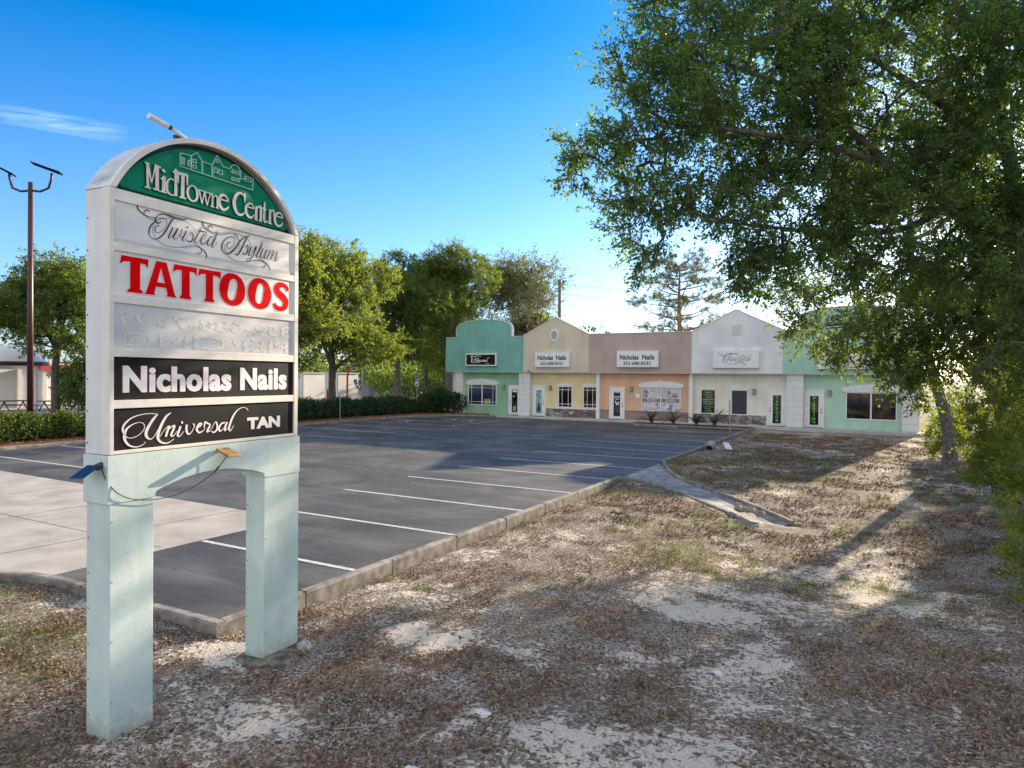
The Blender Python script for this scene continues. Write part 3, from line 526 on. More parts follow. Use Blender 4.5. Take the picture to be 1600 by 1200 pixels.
# ------------------------------------------------------------------ the pylon sign
mteal = mat('teal_paint', (.49,.60,.56), .6, col2=(.60,.71,.67), nscale=2.2, detail=5, bump=.08, bscale=30)
streaked(mteal, (.34,.46,.40), .35, 7, .9)
def splashed(m, z1=.16):      # soil splashed up by rain at the foot of the legs
    t = m.node_tree; b = t.nodes['Principled BSDF']; tc = N(t, 'ShaderNodeTexCoord'); sp = N(t, 'ShaderNodeSeparateXYZ'); t.links.new(tc.outputs['Object'], sp.inputs[0])
    n = N(t, 'ShaderNodeTexNoise'); n.inputs['Scale'].default_value = 14; n.inputs['Detail'].default_value = 8; t.links.new(tc.outputs['Object'], n.inputs['Vector'])
    f = mth('MULTIPLY', mth('SUBTRACT', mth('ADD', mth('MULTIPLY', n.outputs[0], .5, tree=t), .0, tree=t), mth('MULTIPLY', sp.outputs[2], 1.6, tree=t), tree=t), 4.0, clamp=True, tree=t)
    mx = N(t, 'ShaderNodeMix', data_type='RGBA'); t.links.new(mth('MULTIPLY', f, .55, tree=t), mx.inputs[0]); t.links.new(b.inputs['Base Color'].links[0].from_socket, mx.inputs[6]); mx.inputs[7].default_value = (.22, .19, .15, 1); t.links.new(mx.outputs[2], b.inputs['Base Color'])
splashed(mteal)
mwhite = mat('white_metal', (.66,.66,.65), .4, col2=(.76,.75,.74), nscale=2)
streaked(mwhite, (.40,.40,.40), .25, 9, 1.2)
mcream = mat('cream_frame', (.72,.68,.60), .5, col2=(.80,.76,.68), nscale=4)
streaked(mcream, (.45,.42,.36), .25, 12, 3)
mgreen = mat('sign_green', (.0,.20,.115), .6, spec=.15, col2=(.004,.25,.13), nscale=2)
mletter = mat('letter_cream', (.68,.66,.55), .6, col2=(.78,.76,.66), nscale=14)
mpanel = mat('panel_white', (.72,.70,.67), .45, col2=(.80,.78,.74), nscale=1.6)
mghost = mat('faded_panel', (.54,.54,.54), .4, col2=(.76,.74,.70), nscale=2.4, lo=.3, hi=.7)
mgh2 = mat('faded_lettering', (.50,.50,.48), .6, col2=(.68,.67,.64), nscale=30, lo=.38, hi=.50)
mblack = mat('panel_black', (.008,.008,.010), .55, spec=.12, col2=(.022,.021,.021), nscale=3)
mred = mat('red_vinyl', (.74,.002,.004), .8, spec=.05); mpink = mat('pink_vinyl', (.85,.66,.62), .5); mdred = mat('dark_red_vinyl', (.25,.01,.02), .5)
mink = mat('black_vinyl', (.045,.020,.022), .5); mwv = mat('white_vinyl', (.80,.78,.76), .5); mbv = mat('black_lettering', (.02,.02,.024), .5)
mscrew = mat('screw', (.08,.08,.08), .5, metal=.6); mbolt = mscrew
MS_LG = mat('logo_line', (.42,.68,.55), .5)
SX = -5.6; BX = SX-.32
sg = thing('pylon_sign', (SX-.16, 4.3, 0), 'tall white shopping centre sign with green crest on two pale teal legs', 'sign')
FR = Frame((SX, 0, 0), (0, 1, 0), (0, 0, 1))
# legs
def leg(y0, y1, z0, lx0, **k):
    m = MB(); m.box(lx0, SX-.008, y0, y1, z0, 1.955); o = m.build('leg', mteal, sg, bevel=.006, **k)
    for z_ in np.arange(.15, 1.9, .30): MB().tube([(lx0+.03, y0-.0, z_), (lx0+.03, y0-.004, z_)], .006, 6).build('screw', mscrew, o)
    for z_ in np.arange(.3, 1.9, .5): MB().tube([(SX-.008, y0+.02, z_), (SX-.004, y0+.02, z_)], .005, 6).build('screw', mscrew, o)
leg(3.265, 3.65, -.12, BX+.012); leg(4.875, 5.36, .03, BX+.05, label='leg standing on the rough footing')
# arched beam
poly = [(3.245, 1.95), (3.655, 1.95), (3.668, 2.005)]+[(4.265+.60*math.sin(a_), 1.955+.155*math.cos(a_)) for a_ in np.linspace(-1.25, 1.25, 17)][0:0]
arc = [(3.67+(4.86-3.67)*k_/16, 2.0+.112*math.sin(math.pi*k_/16)**.8) for k_ in range(17)]
poly = [(3.245, 1.952), (3.655, 1.952)]+arc+[(4.875, 1.952), (5.365, 1.952), (5.365, 2.356), (3.245, 2.356)]
bm_ = MB().prism(poly, 'x', BX, SX+.0).build('beam', mteal, sg, bevel=.004)
# cabinet
def outline(y0, y1, zc, top, n=40):
    hw = (y1-y0)/2; rise = top-zc; r = (hw*hw+rise*rise)/(2*rise); cz = top-r; a = math.asin(hw/r); cy = (y0+y1)/2
    return [(cy+r*math.sin(t_), cz+r*math.cos(t_)) for t_ in np.linspace(a, -a, n)]
out = outline(3.262, 5.318, 4.575, 5.245)
cab = MB().prism([(3.262, 2.36), (5.318, 2.36)]+out, 'x', BX, SX-.10).build('cabinet', mwhite, sg, bevel=.006)
mdirty = mat('weathered_metal', (.50,.52,.56), .4, col2=(.70,.71,.72), nscale=5, detail=8); streaked(mdirty, (.16,.16,.18), .7, 2.5, 9)
# thin curved skin over the arch, and side skins
def band(pa, pb, x0, x1):
    n = len(pa); vs = [(x, *p) for x in (x0, x1) for p in pa]+[(x, *p) for x in (x0, x1) for p in pb]; f = []
    for i in range(n-1):
        f += [(i, i+1, n+i+1, n+i), (2*n+i, 3*n+i, 3*n+i+1, 2*n+i+1), (n+i, n+i+1, 3*n+i+1, 3*n+i), (i, 2*n+i, 2*n+i+1, i+1)]
    f += [(0, n, 3*n, 2*n), (n-1, 3*n-1, 4*n-1, 2*n-1)]
    return MB().add(vs, f)
o2 = outline(3.255, 5.325, 4.58, 5.252)
band(o2, outline(3.262, 5.318, 4.58, 5.2445), BX-.004, SX-.03).build('arch_cover', mdirty, cab, smooth=False)
band(o2, outline(3.305, 5.275, 4.58, 5.208), SX-.03, SX+.012).build('arch_rim', mcream, cab)
# front frame
fm = MB()
fm.box(SX-.10, SX+.006, 3.255, 3.292, 2.362, 4.578); fm.box(SX-.10, SX+.006, 5.272, 5.325, 2.362, 4.578)
ZB = [(2.75, 2.385), (3.18, 2.81), (3.63, 3.245), (4.065, 3.693), (4.475, 4.125)]
rails = [(2.362, 2.392), (2.815, 2.745), (3.25, 3.178), (3.698, 3.628), (4.13, 4.062), (4.477, 4.574)]
for a_, b_ in rails: fm.box(SX-.10, SX+.0035, 3.292, 5.272, min(a_, b_), max(a_, b_))
fm.build('frame', mcream, cab, bevel=.003)
for z_ in np.arange(2.45, 4.6, .27):
    for x_ in (BX+.03, SX-.05): MB().tube([(x_, 3.263, z_+.03*(x_ > -5.8)), (x_, 3.257, z_+.03*(x_ > -5.8))], .007, 6).build('screw', mscrew, cab)

def panel(i, m, **k):
    hi, lo = ZB[i]; n_ = 30; V = []; F = []
    rr = random.Random(i)
    for a_ in range(n_+1):
        for b_ in range(5):
            y = 3.288+(5.276-3.288)*a_/n_; z = lo-.003+(hi-lo+.006)*b_/4
            V.append((SX-.012, y, z))
    F = [(a_*5+b_, (a_+1)*5+b_, (a_+1)*5+b_+1, a_*5+b_+1) for a_ in range(n_) for b_ in range(4)]
    return MB().add(V, F).build('panel', m, sg, smooth=True, **k)
PF = Frame((SX-.012, 0, 0), (0, 1, 0), (0, 0, 1))
p5 = panel(4, mpanel, label='white panel lettered Twisted Asylum in black script')
p4 = panel(3, mpanel, label='white panel lettered TATTOOS in red')
p3_ = panel(2, mghost, label='grey faded panel with ghosts of removed letters')
p2_ = panel(1, mblack, label='black panel lettered Nicholas Nails in white')
p1_ = panel(0, mblack, label='black panel lettered Universal TAN in white')
m = MB().box(SX-.0115, SX-.0085, 3.293, 5.271, 4.134, 4.165).build('trim_strip', mat('grey_strip', (.50,.50,.49), .5, col2=(.56,.56,.55)), p5)
m = MB(); [ribbon(m, PF, s, h=.0035) for s in TW]; m.build('lettering', mink, p5)
# TATTOOS
def tatt(mb, h, g=0.):
    kz = [0]
    def T(l, r, sl, sr, bl, br):
        c = (sl+sr)/2
        P = [(l+.008-g, 4.031+g), (r+g, 4.031+g), (r-.006+g, 3.957-g*1.4), (r-.028, 3.982-g), (sr+g, 3.988-g), (sr+g, 3.765), (br+g, 3.745-g*.3), (br+g, 3.729-g), (bl-g, 3.729-g), (bl-g, 3.745-g*.3), (sl-g, 3.765), (sl-g, 3.988-g), (l+.030, 3.982-g), (l-.006-g, 3.957-g*1.4)]
        for quad in ([0,1,2,3,4,11,12,13], [4,5,10,11], [5,6,7,8,9,10]):
            kz[0] += 1
            mb.add([FRr.p(*P[i], h+kz[0]*.00012) for i in quad], [tuple(range(len(quad)-1, -1, -1))])
    T(3.352, 3.598, 3.435, 3.523, 3.412, 3.548); T(3.832, 4.074, 3.914, 3.996, 3.897, 4.010); T(4.087, 4.333, 4.165, 4.245, 4.150, 4.258)
    def q(pts):
        kz[0] += 1; mb.add([FRr.p(*p, h+kz[0]*.00012) for p in pts], [tuple(range(len(pts)))])
    q([(3.560-g, 3.729-g), (3.660+g, 3.729-g), (3.650+g, 3.748), (3.728+g, 4.031+g), (3.668-g, 4.031+g), (3.578-g, 3.752)])
    q([(3.760-g, 3.729-g), (3.866+g, 3.729-g), (3.846+g, 3.752), (3.766+g, 4.031+g), (3.697-g, 4.031+g), (3.776-g, 3.750)])
    q([(3.64, 3.805-g), (3.80, 3.805-g), (3.79, 3.845+g), (3.65, 3.845+g)])
    for (l, r) in ((4.316, 4.622), (4.655, 4.958)):
        c = (l+r)/2; a = (r-l)/2; S = []
        for t in np.linspace(0, 2*math.pi, 41):
            w = .05+.052*abs(math.cos(t+.25))**1.6
            S.append((c+(a-w/2)*math.cos(t), 3.879+(.150-w*.30)*math.sin(t), w))
        ribbon(mb, FRr, S, h=h, smooth=False, grow=g)
    ribbon(mb, FRr, [(5.190, 3.950, .030), (5.172, 3.985, .045), (5.120, 4.008, .050), (5.060, 4.000, .062), (5.030, 3.955, .072), (5.060, 3.912, .078), (5.120, 3.876, .080), (5.160, 3.830, .074), (5.140, 3.770, .060), (5.080, 3.748, .050), (5.025, 3.762, .048), (5.000, 3.800, .030)], h=h, grow=g)
FRr = PF
m = MB(); tatt(m, .002, .010); m.build('outline', mpink, p4); m = MB(); tatt(m, .0042); m.build('lettering', mred, p4)
m = MB(); textmb(m, PF, 'PIERCING', 3.38, 3.27, 5.20, 3.395, h=.002, bold=.012, mirror=True); textmb(m, PF, '352-688-7391', 3.36, 3.45, 5.22, 3.56, h=.002, bold=.012, mirror=True)
m.build('ghost_lettering', mgh2, p3_)
def heavy(m, s, a, b_, z0, z1, h, e=.0045):
    for k_, q in enumerate((-e, 0, e)): textmb(m, PF, s, a+e+q, z0, b_-e+q, z1, h=h+k_*.0002, bold=.035, fit_h=.74, space=1.06)
m = MB(); heavy(m, 'Nicholas', 3.364, 4.453, 2.887, 3.112, .002); heavy(m, 'Nails', 4.555, 5.170, 2.890, 3.112, .002)
m.build('outline', mdred, p2_)
m = MB(); heavy(m, 'Nicholas', 3.374, 4.460, 2.887, 3.112, .004); heavy(m, 'Nails', 4.564, 5.177, 2.890, 3.112, .004)
m.build('lettering', mwv, p2_)
m = MB(); [ribbon(m, PF, s, h=.0015, du=-.008, dv=.0) for s in UN]; textmb(m, PF, 'TAN', 4.645, 2.484, 5.078, 2.597, h=.0015, bold=.055); m.build('outline', mdred, p1_)
m = MB(); [ribbon(m, PF, s, h=.004, minw=.004) for s in UN]; textmb(m, PF, 'TAN', 4.652, 2.484, 5.085, 2.597, h=.004, bold=.055); m.build('lettering', mwv, p1_)
# green crest
GF = Frame((SX-.055, 0, 0), (0, 1, 0), (0, 0, 1))
cr = MB().prism([(3.40, 4.612), (5.18, 4.612)]+outline(3.36, 5.22, 4.64, 5.165, 40), 'x', SX-.10, SX-.055).build('crest', mgreen, sg, bevel=.008)
MB().prism([(3.30, 4.578), (5.28, 4.578)]+outline(3.30, 5.28, 4.60, 5.206, 40), 'x', SX-.10, SX-.085).build('crest_surround', mat('dark_green', (.0,.03,.02), .5), cr)
sh = Frame((SX-.055, 0, 0), (0, 1, 0), (0, 0, 1))
for nm_, data, smt in (('lettering', MS_, False), ('lettering', MC_, True)):
    pass
m = MB(); [ribbon(m, sh, s, h=0, th=.020, smooth=False) for s in MS_]; [ribbon(m, sh, s, h=0, th=.020) for s in MC_]; lt_ = m.build('lettering', mat('letter_return_shade', (.02,.05,.04), .6), cr)  # dark sides stand in for the shadow behind the raised letters
m = MB(); [ribbon(m, sh, s, h=.0212, th=.003, smooth=False) for s in MS_]; [ribbon(m, sh, s, h=.0212, th=.003) for s in MC_]; m.build('letter_face', mletter, lt_)
m = MB(); [ribbon(m, sh, s, h=0, th=.016, smooth=False) for s in LG]; m.build('logo', MS_LG, cr)
# tube lamp sticking out over the crest
lp = MB().tube([(SX-.16, 3.95, 5.235), (SX-.16, 4.02, 5.25)], .02, 10).build('lamp_bracket', mscrew, sg)
MB().tube([(SX-.10, 3.66, 5.315), (SX-.10, 3.84, 5.285)], [.026, .026], 14).build('lamp_tube', mwhite, sg)
MB().tube([(SX-.10, 3.835, 5.287), (SX-.10, 3.875, 5.279)], .021, 12).build('lamp_joint', mscrew, sg)
MB().tube([(SX-.10, 3.87, 5.280), (SX-.12, 4.06, 5.235)], .019, 12).build('lamp_arm', mwhite, sg)
# solar flood light on the beam, its panel and cable
fl_ = thing('solar_floodlight', (SX+.03, 4.34, 2.24), 'small square solar floodlight with weathered orange housing screwed under the lowest panel of the sign', 'floodlight')
morange = mat('aged_plastic', (.26,.15,.06), .5, col2=(.48,.30,.13), nscale=14)
m = MB(); m.add([(SX+.02,4.26,2.325),(SX+.02,4.40,2.325),(SX+.17,4.42,2.262),(SX+.17,4.27,2.262),(SX+.02,4.26,2.303),(SX+.02,4.40,2.303),(SX+.17,4.42,2.235),(SX+.17,4.27,2.235)], [(0,1,2,3),(7,6,5,4),(0,3,7,4),(1,0,4,5),(2,1,5,6),(3,2,6,7)])
m.build('housing', morange, fl_, bevel=.006)
MB().add([(SX+.03,4.27,2.297),(SX+.03,4.39,2.297),(SX+.16,4.405,2.236),(SX+.16,4.285,2.236)], [(0,1,2,3)]).build('lens', mat('lens', (.5,.5,.5), .2), fl_)
MB().box(SX, SX+.06, 4.31, 4.35, 2.29, 2.315).build('bracket', mscrew, fl_)
cb = [(SX+.07,4.36,2.27,0), (SX+.055,4.30,2.18,0), (SX+.05,4.20,2.09,0), (SX+.04,4.0,1.99,0), (SX+.03,3.75,1.935,0), (SX+.02,3.5,1.955,0), (SX+.02,3.33,2.03,0), (SX-.02,3.25,2.15,0), (SX-.06,3.235,2.25,0)]
MB().tube([tuple(p[:3]) for p in smoothpts(cb, 6)], .0045, 6).build('cable', mat('cable', (.05,.045,.04), .5), fl_, smooth=True)
MB().tube([(SX+.052,4.27,2.15), (SX+.05,4.22,2.10)], .010, 8).build('cable_plug', mscrew, fl_)
so = thing('solar_charger', (SX-.1, 3.2, 2.24), 'small black solar charger plate bracketed to the left edge of the sign beam', 'solar charger')
msol = mat('solar_cell', (.012,.016,.03), .15)
m = MB(); m.add([(SX-.20,3.07,2.19),(SX-.03,3.07,2.20),(SX-.03,3.205,2.285),(SX-.20,3.205,2.275)]+[(SX-.20,3.065,2.178),(SX-.03,3.065,2.188),(SX-.03,3.20,2.273),(SX-.20,3.20,2.263)], [(0,1,2,3),(7,6,5,4),(0,4,5,1),(1,5,6,2),(2,6,7,3),(3,7,4,0)]); m.build('cell', msol, so)
MB().tube([(SX-.08,3.255,2.28), (SX-.08,3.20,2.26)], .028, 10).build('bracket', mscrew, so)
# footing under the right leg and the stones beside it
def rock(name, c, r, sc, m, seed, parent=None, n=24, rough=.22, **k):
    mb = MB().ball((0,0,0), 1, n, n//2); rr = np.array(mb.v); 
    d = 1+rough*(fbm(rr[:, 0]*1.7+seed*7.3+rr[:, 2], rr[:, 1]*1.7+rr[:, 2]*2.1+50, 1.3, 4, seed)-.5)*2
    mb.v = [tuple(np.array(p)*q*r*np.array(sc)+np.array(c)) for p, q in zip(rr, d)]
    return mb.build(name, m, parent, smooth=False, **k)
mfoot = mat('rough_concrete', (.06,.055,.045), .95, col2=(.28,.25,.21), nscale=9, detail=8, bump=1, bscale=30)
rock('footing', (SX+.02, 5.02, -.13), 1, (.50,.46,.19), mfoot, 3, label='lumpy weathered concrete footing under the right leg of the sign', cat='footing', n=40)
rock('footing', (SX-.14, 3.46, -.13), 1, (.24,.27,.12), mfoot, 6, label='low soil-stained concrete footing under the left leg of the sign', cat='footing', n=32)
rock('stone', (SX+.10, 5.34, -.03), .10, (.8,1.0,1.1), mat('stone', (.22,.22,.22), .9, col2=(.46,.45,.44), nscale=20, bump=.8), 11, label='pale fist-sized stone lying at the right foot of the sign', cat='stone')

# the sign stands a few degrees off square to the lot
TW_ = Matrix.Translation((SX, 3.26, 0)) @ Matrix.Rotation(R(3.5), 4, 'Z') @ Matrix.Diagonal((1, 1.045, 1, 1)) @ Matrix.Translation((-SX, -3.26, 0))
bpy.context.view_layer.update()
for o in [sg, fl_, so]+[q for q in bpy.data.objects if q.parent is None and q.name.startswith(('footing', 'stone'))]: o.matrix_world = TW_ @ o.matrix_world

# ------------------------------------------------------------------ the shops
FY = 43.9; WY = 44.5
bd = thing('shop_building', (-14.3, 51, 0), 'long row of pastel green, cream, pink and white shops behind the parking lot', 'building')
def stucco(n, c, k=.86): return streaked(mat(n, c, .9, col2=tuple(x*k for x in c), nscale=.9, detail=7, bump=.35, bscale=45), tuple(x*.55 for x in c), .40, 1.8, .30)
s_teal = stucco('stucco_teal', (.21,.49,.40)); s_cream = stucco('stucco_cream', (.70,.61,.46)); s_pink = stucco('stucco_mauve', (.54,.40,.35)); s_white = stucco('stucco_white', (.82,.81,.80)); s_mint = stucco('stucco_mint', (.42,.66,.53))
w_green = stucco('wall_green', (.30,.55,.34)); w_cream = stucco('wall_cream', (.84,.68,.38)); w_pea = stucco('wall_peach', (.80,.48,.31)); w_white = stucco('wall_white', (.84,.79,.66)); w_mint = stucco('wall_mint', (.50,.72,.54))
mtrim = mat('white_trim', (.76,.74,.70), .7, col2=(.82,.80,.76), nscale=3); mcap = mat('cap_cream', (.62,.58,.52), .7, col2=(.70,.66,.60))
units = [(-30.3,-23.4,s_teal,'green arched shop front','arch'), (-23.4,-18.22,s_cream,'cream gabled shop front','gable'), (-18.22,-11.05,s_pink,'mauve flat-topped shop front','flat'), (-11.05,-5.54,s_white,'white gabled shop front','gable'), (-5.54,1.75,s_mint,'mint green arched shop front','arch')]
for i, (x0, x1, m_, lab, kd) in enumerate(units):
    cx = (x0+x1)/2; top = 6.0
    if kd == 'gable': tp = [(x1, top), (cx, 7.28 if i == 1 else 7.33), (x0, top)]
    elif kd == 'flat': tp = [(x1, top), (x0, top)]
    else:
        a0, a1 = x0+1.02, x1-1.02; tp = [(x1, 5.95), (a1, 5.95), (a1, 6.62)]+[(cx+(a1-cx)*math.cos(t_), 6.62+.66*math.sin(t_)**.85) for t_ in np.linspace(.25, math.pi-.25, 15)]+[(a0, 6.62), (a0, 5.95), (x0, 5.95)]
    pr = MB().prism([(x0, 3.35), (x1, 3.35)]+tp, 'y', FY+.0015*i, FY+.28).build('parapet', m_, bd, label=lab)
    # coping along the top edge
    cp = MB()
    for (ax, az), (bx, bz) in zip(tp[:-1], tp[1:]):
        if abs(bx-ax) < .01 and i == 0: pass
        d = Vector((bx-ax, 0, bz-az)); n = Vector((-d.z, 0, d.x)).normalized()*-.05 if d.length > 0 else Vector()
        n = -n if n.z < 0 else n
        if abs(bx-ax) < .01: n = Vector((.05 if ax > cx else -.05, 0, 0))
        cp.add([(ax, FY-.03, az), (bx, FY-.03, bz), (bx+n.x, FY-.03, bz+n.z), (ax+n.x, FY-.03, az+n.z), (ax, FY+.31, az), (bx, FY+.31, bz), (bx+n.x, FY+.31, bz+n.z), (ax+n.x, FY+.31, az+n.z)], [(0,1,2,3),(7,6,5,4),(0,4,5,1),(1,5,6,2),(2,6,7,3),(3,7,4,0)])
    cp.build('coping', mcap if i in (1, 2) else (mtrim if i != 0 else mcap), pr)
# soffit, drip shade, walls
MB().box(-30.28, 1.73, FY+.03, WY+.2, 3.30, 3.352).build('soffit', mtrim, bd)
walls = [(-29.35,-23.87,w_green,'pale green'), (-23.87,-17.74,w_cream,'cream yellow'), (-17.74,-11.24,w_pea,'peach'), (-11.24,-5.3,w_white,'off-white'), (-5.3,1.4,w_mint,'mint green')]
for x0, x1, m_, lab in walls: MB().box(x0, x1, WY, WY+.25, .0, 3.36).build('wall', m_, bd, label=lab+' ground floor wall')
MB().box(-30.2, 1.65, WY+.25, 58, 0, 5.3).build('rear_block', w_white, bd)
MB().box(-30.25, 1.7, FY+.28, 58.05, 5.3, 5.45).build('roof', mat('roof', (.35,.35,.34), .9), bd)
MB().box(-30.27, -30.0, FY+.28, 58, 5.45, 5.9).build('side_parapet', s_teal, bd); MB().box(1.5, 1.72, FY+.28, 58, 5.45, 5.9).build('side_parapet', s_mint, bd)
# banded columns and slim pilasters
mcol = stucco('column_white', (.78,.76,.72), .95)
for x0, x1, y0 in ((-29.6,-28.85,44.12), (-23.87,-22.96,44.12), (-5.3,-4.36,44.12), (.80,1.66,44.12)):
    m = MB(); z_ = .1
    while z_ < 3.3:
        h = min(.40, 3.30-z_); m.box(x0, x1, y0, WY+.1, z_+.012, z_+h-.012); z_ += h
    c_ = m.build('column', mcol, bd); MB().box(x0+.025, x1-.025, y0+.025, WY+.09, .1, 3.3).build('core', mat('groove', (.56,.56,.56), .9), c_)
for x0 in (-17.76, -11.28): MB().box(x0, x0+.24, 44.2, WY+.1, .1, 3.3).build('pilaster', mtrim, bd)
# stone and brick skirts
mst = bpy.data.materials.new('field_stone'); mst.use_nodes = True; t = mst.node_tree; b = t.nodes['Principled BSDF']; b.inputs['Roughness'].default_value = .9; tc = N(t, 'ShaderNodeTexCoord')
mpg = N(t, 'ShaderNodeMapping'); mpg.inputs['Scale'].default_value = (2.6, 2.6, 4.2); t.links.new(tc.outputs['Object'], mpg.inputs[0])
v1 = N(t, 'ShaderNodeTexVoronoi'); v1.inputs['Scale'].default_value = 1; t.links.new(mpg.outputs[0], v1.inputs['Vector']); v2 = N(t, 'ShaderNodeTexVoronoi', feature='DISTANCE_TO_EDGE'); v2.inputs['Scale'].default_value = 1; t.links.new(mpg.outputs[0], v2.inputs['Vector'])
sp = N(t, 'ShaderNodeSeparateColor'); t.links.new(v1.outputs['Color'], sp.inputs[0])
cst = ramp(sp.outputs[0], (.0, (.10,.09,.09)), (.35, (.20,.15,.14)), (.7, (.34,.30,.29)), (1, (.47,.41,.37)))
t.links.new(mixc(M_('LESS_THAN', v2.outputs['Distance'], .055), cst, (.09,.085,.085)), b.inputs['Base Color'])
mbr = bpy.data.materials.new('brick'); mbr.use_nodes = True; t = mbr.node_tree; b = t.nodes['Principled BSDF']; b.inputs['Roughness'].default_value = .9; tc = N(t, 'ShaderNodeTexCoord')
mpg = N(t, 'ShaderNodeMapping'); mpg.inputs['Rotation'].default_value = (R(90), 0, 0); t.links.new(tc.outputs['Object'], mpg.inputs[0]); bk = N(t, 'ShaderNodeTexBrick'); t.links.new(mpg.outputs[0], bk.inputs['Vector'])
bk.inputs['Scale'].default_value = 1; bk.inputs['Brick Width'].default_value = .42; bk.inputs['Row Height'].default_value = .13; bk.inputs['Mortar Size'].default_value = .012
bk.inputs['Color1'].default_value = (.34,.22,.18,1); bk.inputs['Color2'].default_value = (.25,.16,.14,1); bk.inputs['Mortar'].default_value = (.33,.30,.28,1); t.links.new(bk.outputs[0], b.inputs['Base Color'])
for x0, x1, m_, nm_ in ((-21.75,-17.78,mst,'stone_skirt'), (-17.5,-16.95,mbr,'brick_skirt'), (-15.7,-11.3,mbr,'brick_skirt'), (-11.0,-6.55,mst,'stone_skirt')):
    sk = MB().box(x0, x1, WY-.06, WY+.02, .1, .70).build(nm_, m_, bd)
    MB().box(x0, x1, WY-.085, WY+.02, .70, .745).build('sill', mtrim if m_ is mst else mbr, sk)
mglass = mat('dark_glass', (.006,.007,.009), .04, spec=.9, col2=(.10,.075,.06), nscale=1.7, lo=.50, hi=.72); mglass2 = mat('blue_glass', (.02,.035,.07), .08, spec=.8)
mfr = mat('frame_white', (.78,.76,.72), .6, col2=(.84,.82,.78), nscale=4)
def lintel(x0, x1, z, parent, rise=.22):
    m = MB(); n = 12; cx = (x0+x1)/2; hw = (x1-x0)/2
    top = [(cx+hw*math.cos(t_), z+.16+rise*math.sin(t_)) for t_ in np.linspace(0, math.pi, n)]
    top[0] = (x1+.05, z+.12); top[-1] = (x0-.05, z+.12)
    m.prism([(x0+.06, z), (x1-.06, z)]+top, 'y', WY-.10, WY+.02)
    m.box(cx-.14, cx+.14, WY-.13, WY-.09, z+.10, z+.16+rise+.05)
    return m.build('lintel', mfr, parent)
def window(x0, x1, z0, z1, kind, glass=mglass, flat=False, lab=None):
    """the frame carries pane, bars and lintel"""
    f = .06; m = MB(); y0, y1 = WY-.045, WY+.03
    m.box(x0-f, x0, y0, y1, z0-f, z1+f).box(x1, x1+f, y0, y1, z0-f, z1+f).box(x0, x1, y0, y1, z1, z1+f).box(x0, x1, y0, y1, z0-f, z0)
    w_ = m.build('window', mfr, bd, label=lab); MB().box(x0, x1, WY-.018, WY+.01, z0, z1).build('pane', glass, w_)
    b_ = MB()
    if kind in ('double', 'grid2'): b_.box((x0+x1)/2-.04, (x0+x1)/2+.04, WY-.043, WY-.02, z0, z1)
    if kind in ('grid', 'grid2'):
        spans = [(x0, x1)] if kind == 'grid' else [(x0, (x0+x1)/2-.04), ((x0+x1)/2+.04, x1)]
        e = .26
        for k_, (a_, c_) in enumerate(spans):
            if kind == 'grid' or k_ == 0: b_.box(a_+e-.015, a_+e+.015, WY-.036, WY-.02, z0, z1)
            if kind == 'grid' or k_ == 1: b_.box(c_-e-.015, c_-e+.015, WY-.036, WY-.02, z0, z1)
            for z_ in (z0+.2, z1-.2): b_.box(a_, c_, WY-.034, WY-.021, z_-.015, z_+.015)
    if b_.v: b_.build('glazing_bar', mfr, w_)
    if not flat: lintel(x0-.25, x1+.25, z1+.07, w_, .26 if x1-x0 > 2 else .10)
    else:
        MB().box(x0-.10, x1+.10, WY-.07, WY+.01, z1+.065, z1+.19).box((x0+x1)/2-.12, (x0+x1)/2+.12, WY-.08, WY-.04, z1+.15, z1+.25).build('lintel', mfr, w_)
    return w_
w1 = window(-28.5, -26.05, .82, 2.30, 'grid2', lab='wide window with glazing bars in the green wall', glass=mglass2)
MB().box(-27.1, -26.5, WY-.0205, WY-.0185, .86, 1.25).build('notice', mat('notice', (.42,.38,.14), .8, col2=(.25,.30,.10), nscale=6), w1)
window(-20.75, -19.75, .85, 2.28, 'grid', flat=True, lab='left barred window in the cream wall'); window(-18.8, -17.86, .85, 2.28, 'grid', flat=True, lab='right barred window in the cream wall')
w4 = window(-14.5, -11.95, .83, 2.28, 'double', lab='wide window covered with nail posters')
w5 = window(-10.52, -9.66, .74, 2.24, 'one', flat=True, lab='narrow window with green lettering')
window(-8.6, -7.68, .72, 2.24, 'one', flat=True, lab='narrow dark window in the white wall', glass=mat('shade_screen', (.03,.03,.035), .5))
w7 = window(-2.02, .50, .72, 2.22, 'double', lab='wide dark window in the mint wall')
BF = Frame((0, WY-.0185, 0), (1, 0, 0), (0, 0, 1))
# posters of hands in the peach shop window
mpost = mat('poster', (.50,.49,.50), .5, col2=(.66,.65,.64), nscale=1.5); mp2 = mat('poster_photo', (.32,.16,.14), .5, col2=(.70,.62,.58), nscale=5, detail=4, lo=.42, hi=.55); mp3 = mat('poster_grey', (.22,.22,.24), .5, col2=(.70,.70,.72), nscale=4.5, detail=5, lo=.45, hi=.55); mp4 = mat('poster_band', (.24,.19,.16), .5)
for x0, x1 in ((-14.48, -13.29), (-13.17, -11.97)):
    MB().box(x0, x1, WY-.0215, WY-.0185, .85, 2.26).build('poster', mpost, w4); MB().box(x0, x1, WY-.023, WY-.0212, 1.36, 1.60).build('poster_band', mp4, w4)
MB().box(-14.4, -13.75, WY-.024, WY-.0217, 1.68, 2.16).build('poster_photo', mp2, w4); MB().box(-14.05, -13.4, WY-.0242, WY-.0217, .93, 1.30).build('poster_photo', mp2, w4)
m = MB(); m.box(-12.75, -12.1, WY-.024, WY-.0217, 1.68, 2.16); m.build('poster_photo', mp2, w4); m = MB(); m.box(-13.05, -12.3, WY-.024, WY-.0217, .88, 1.28); m.build('poster_photo', mp3, w4)
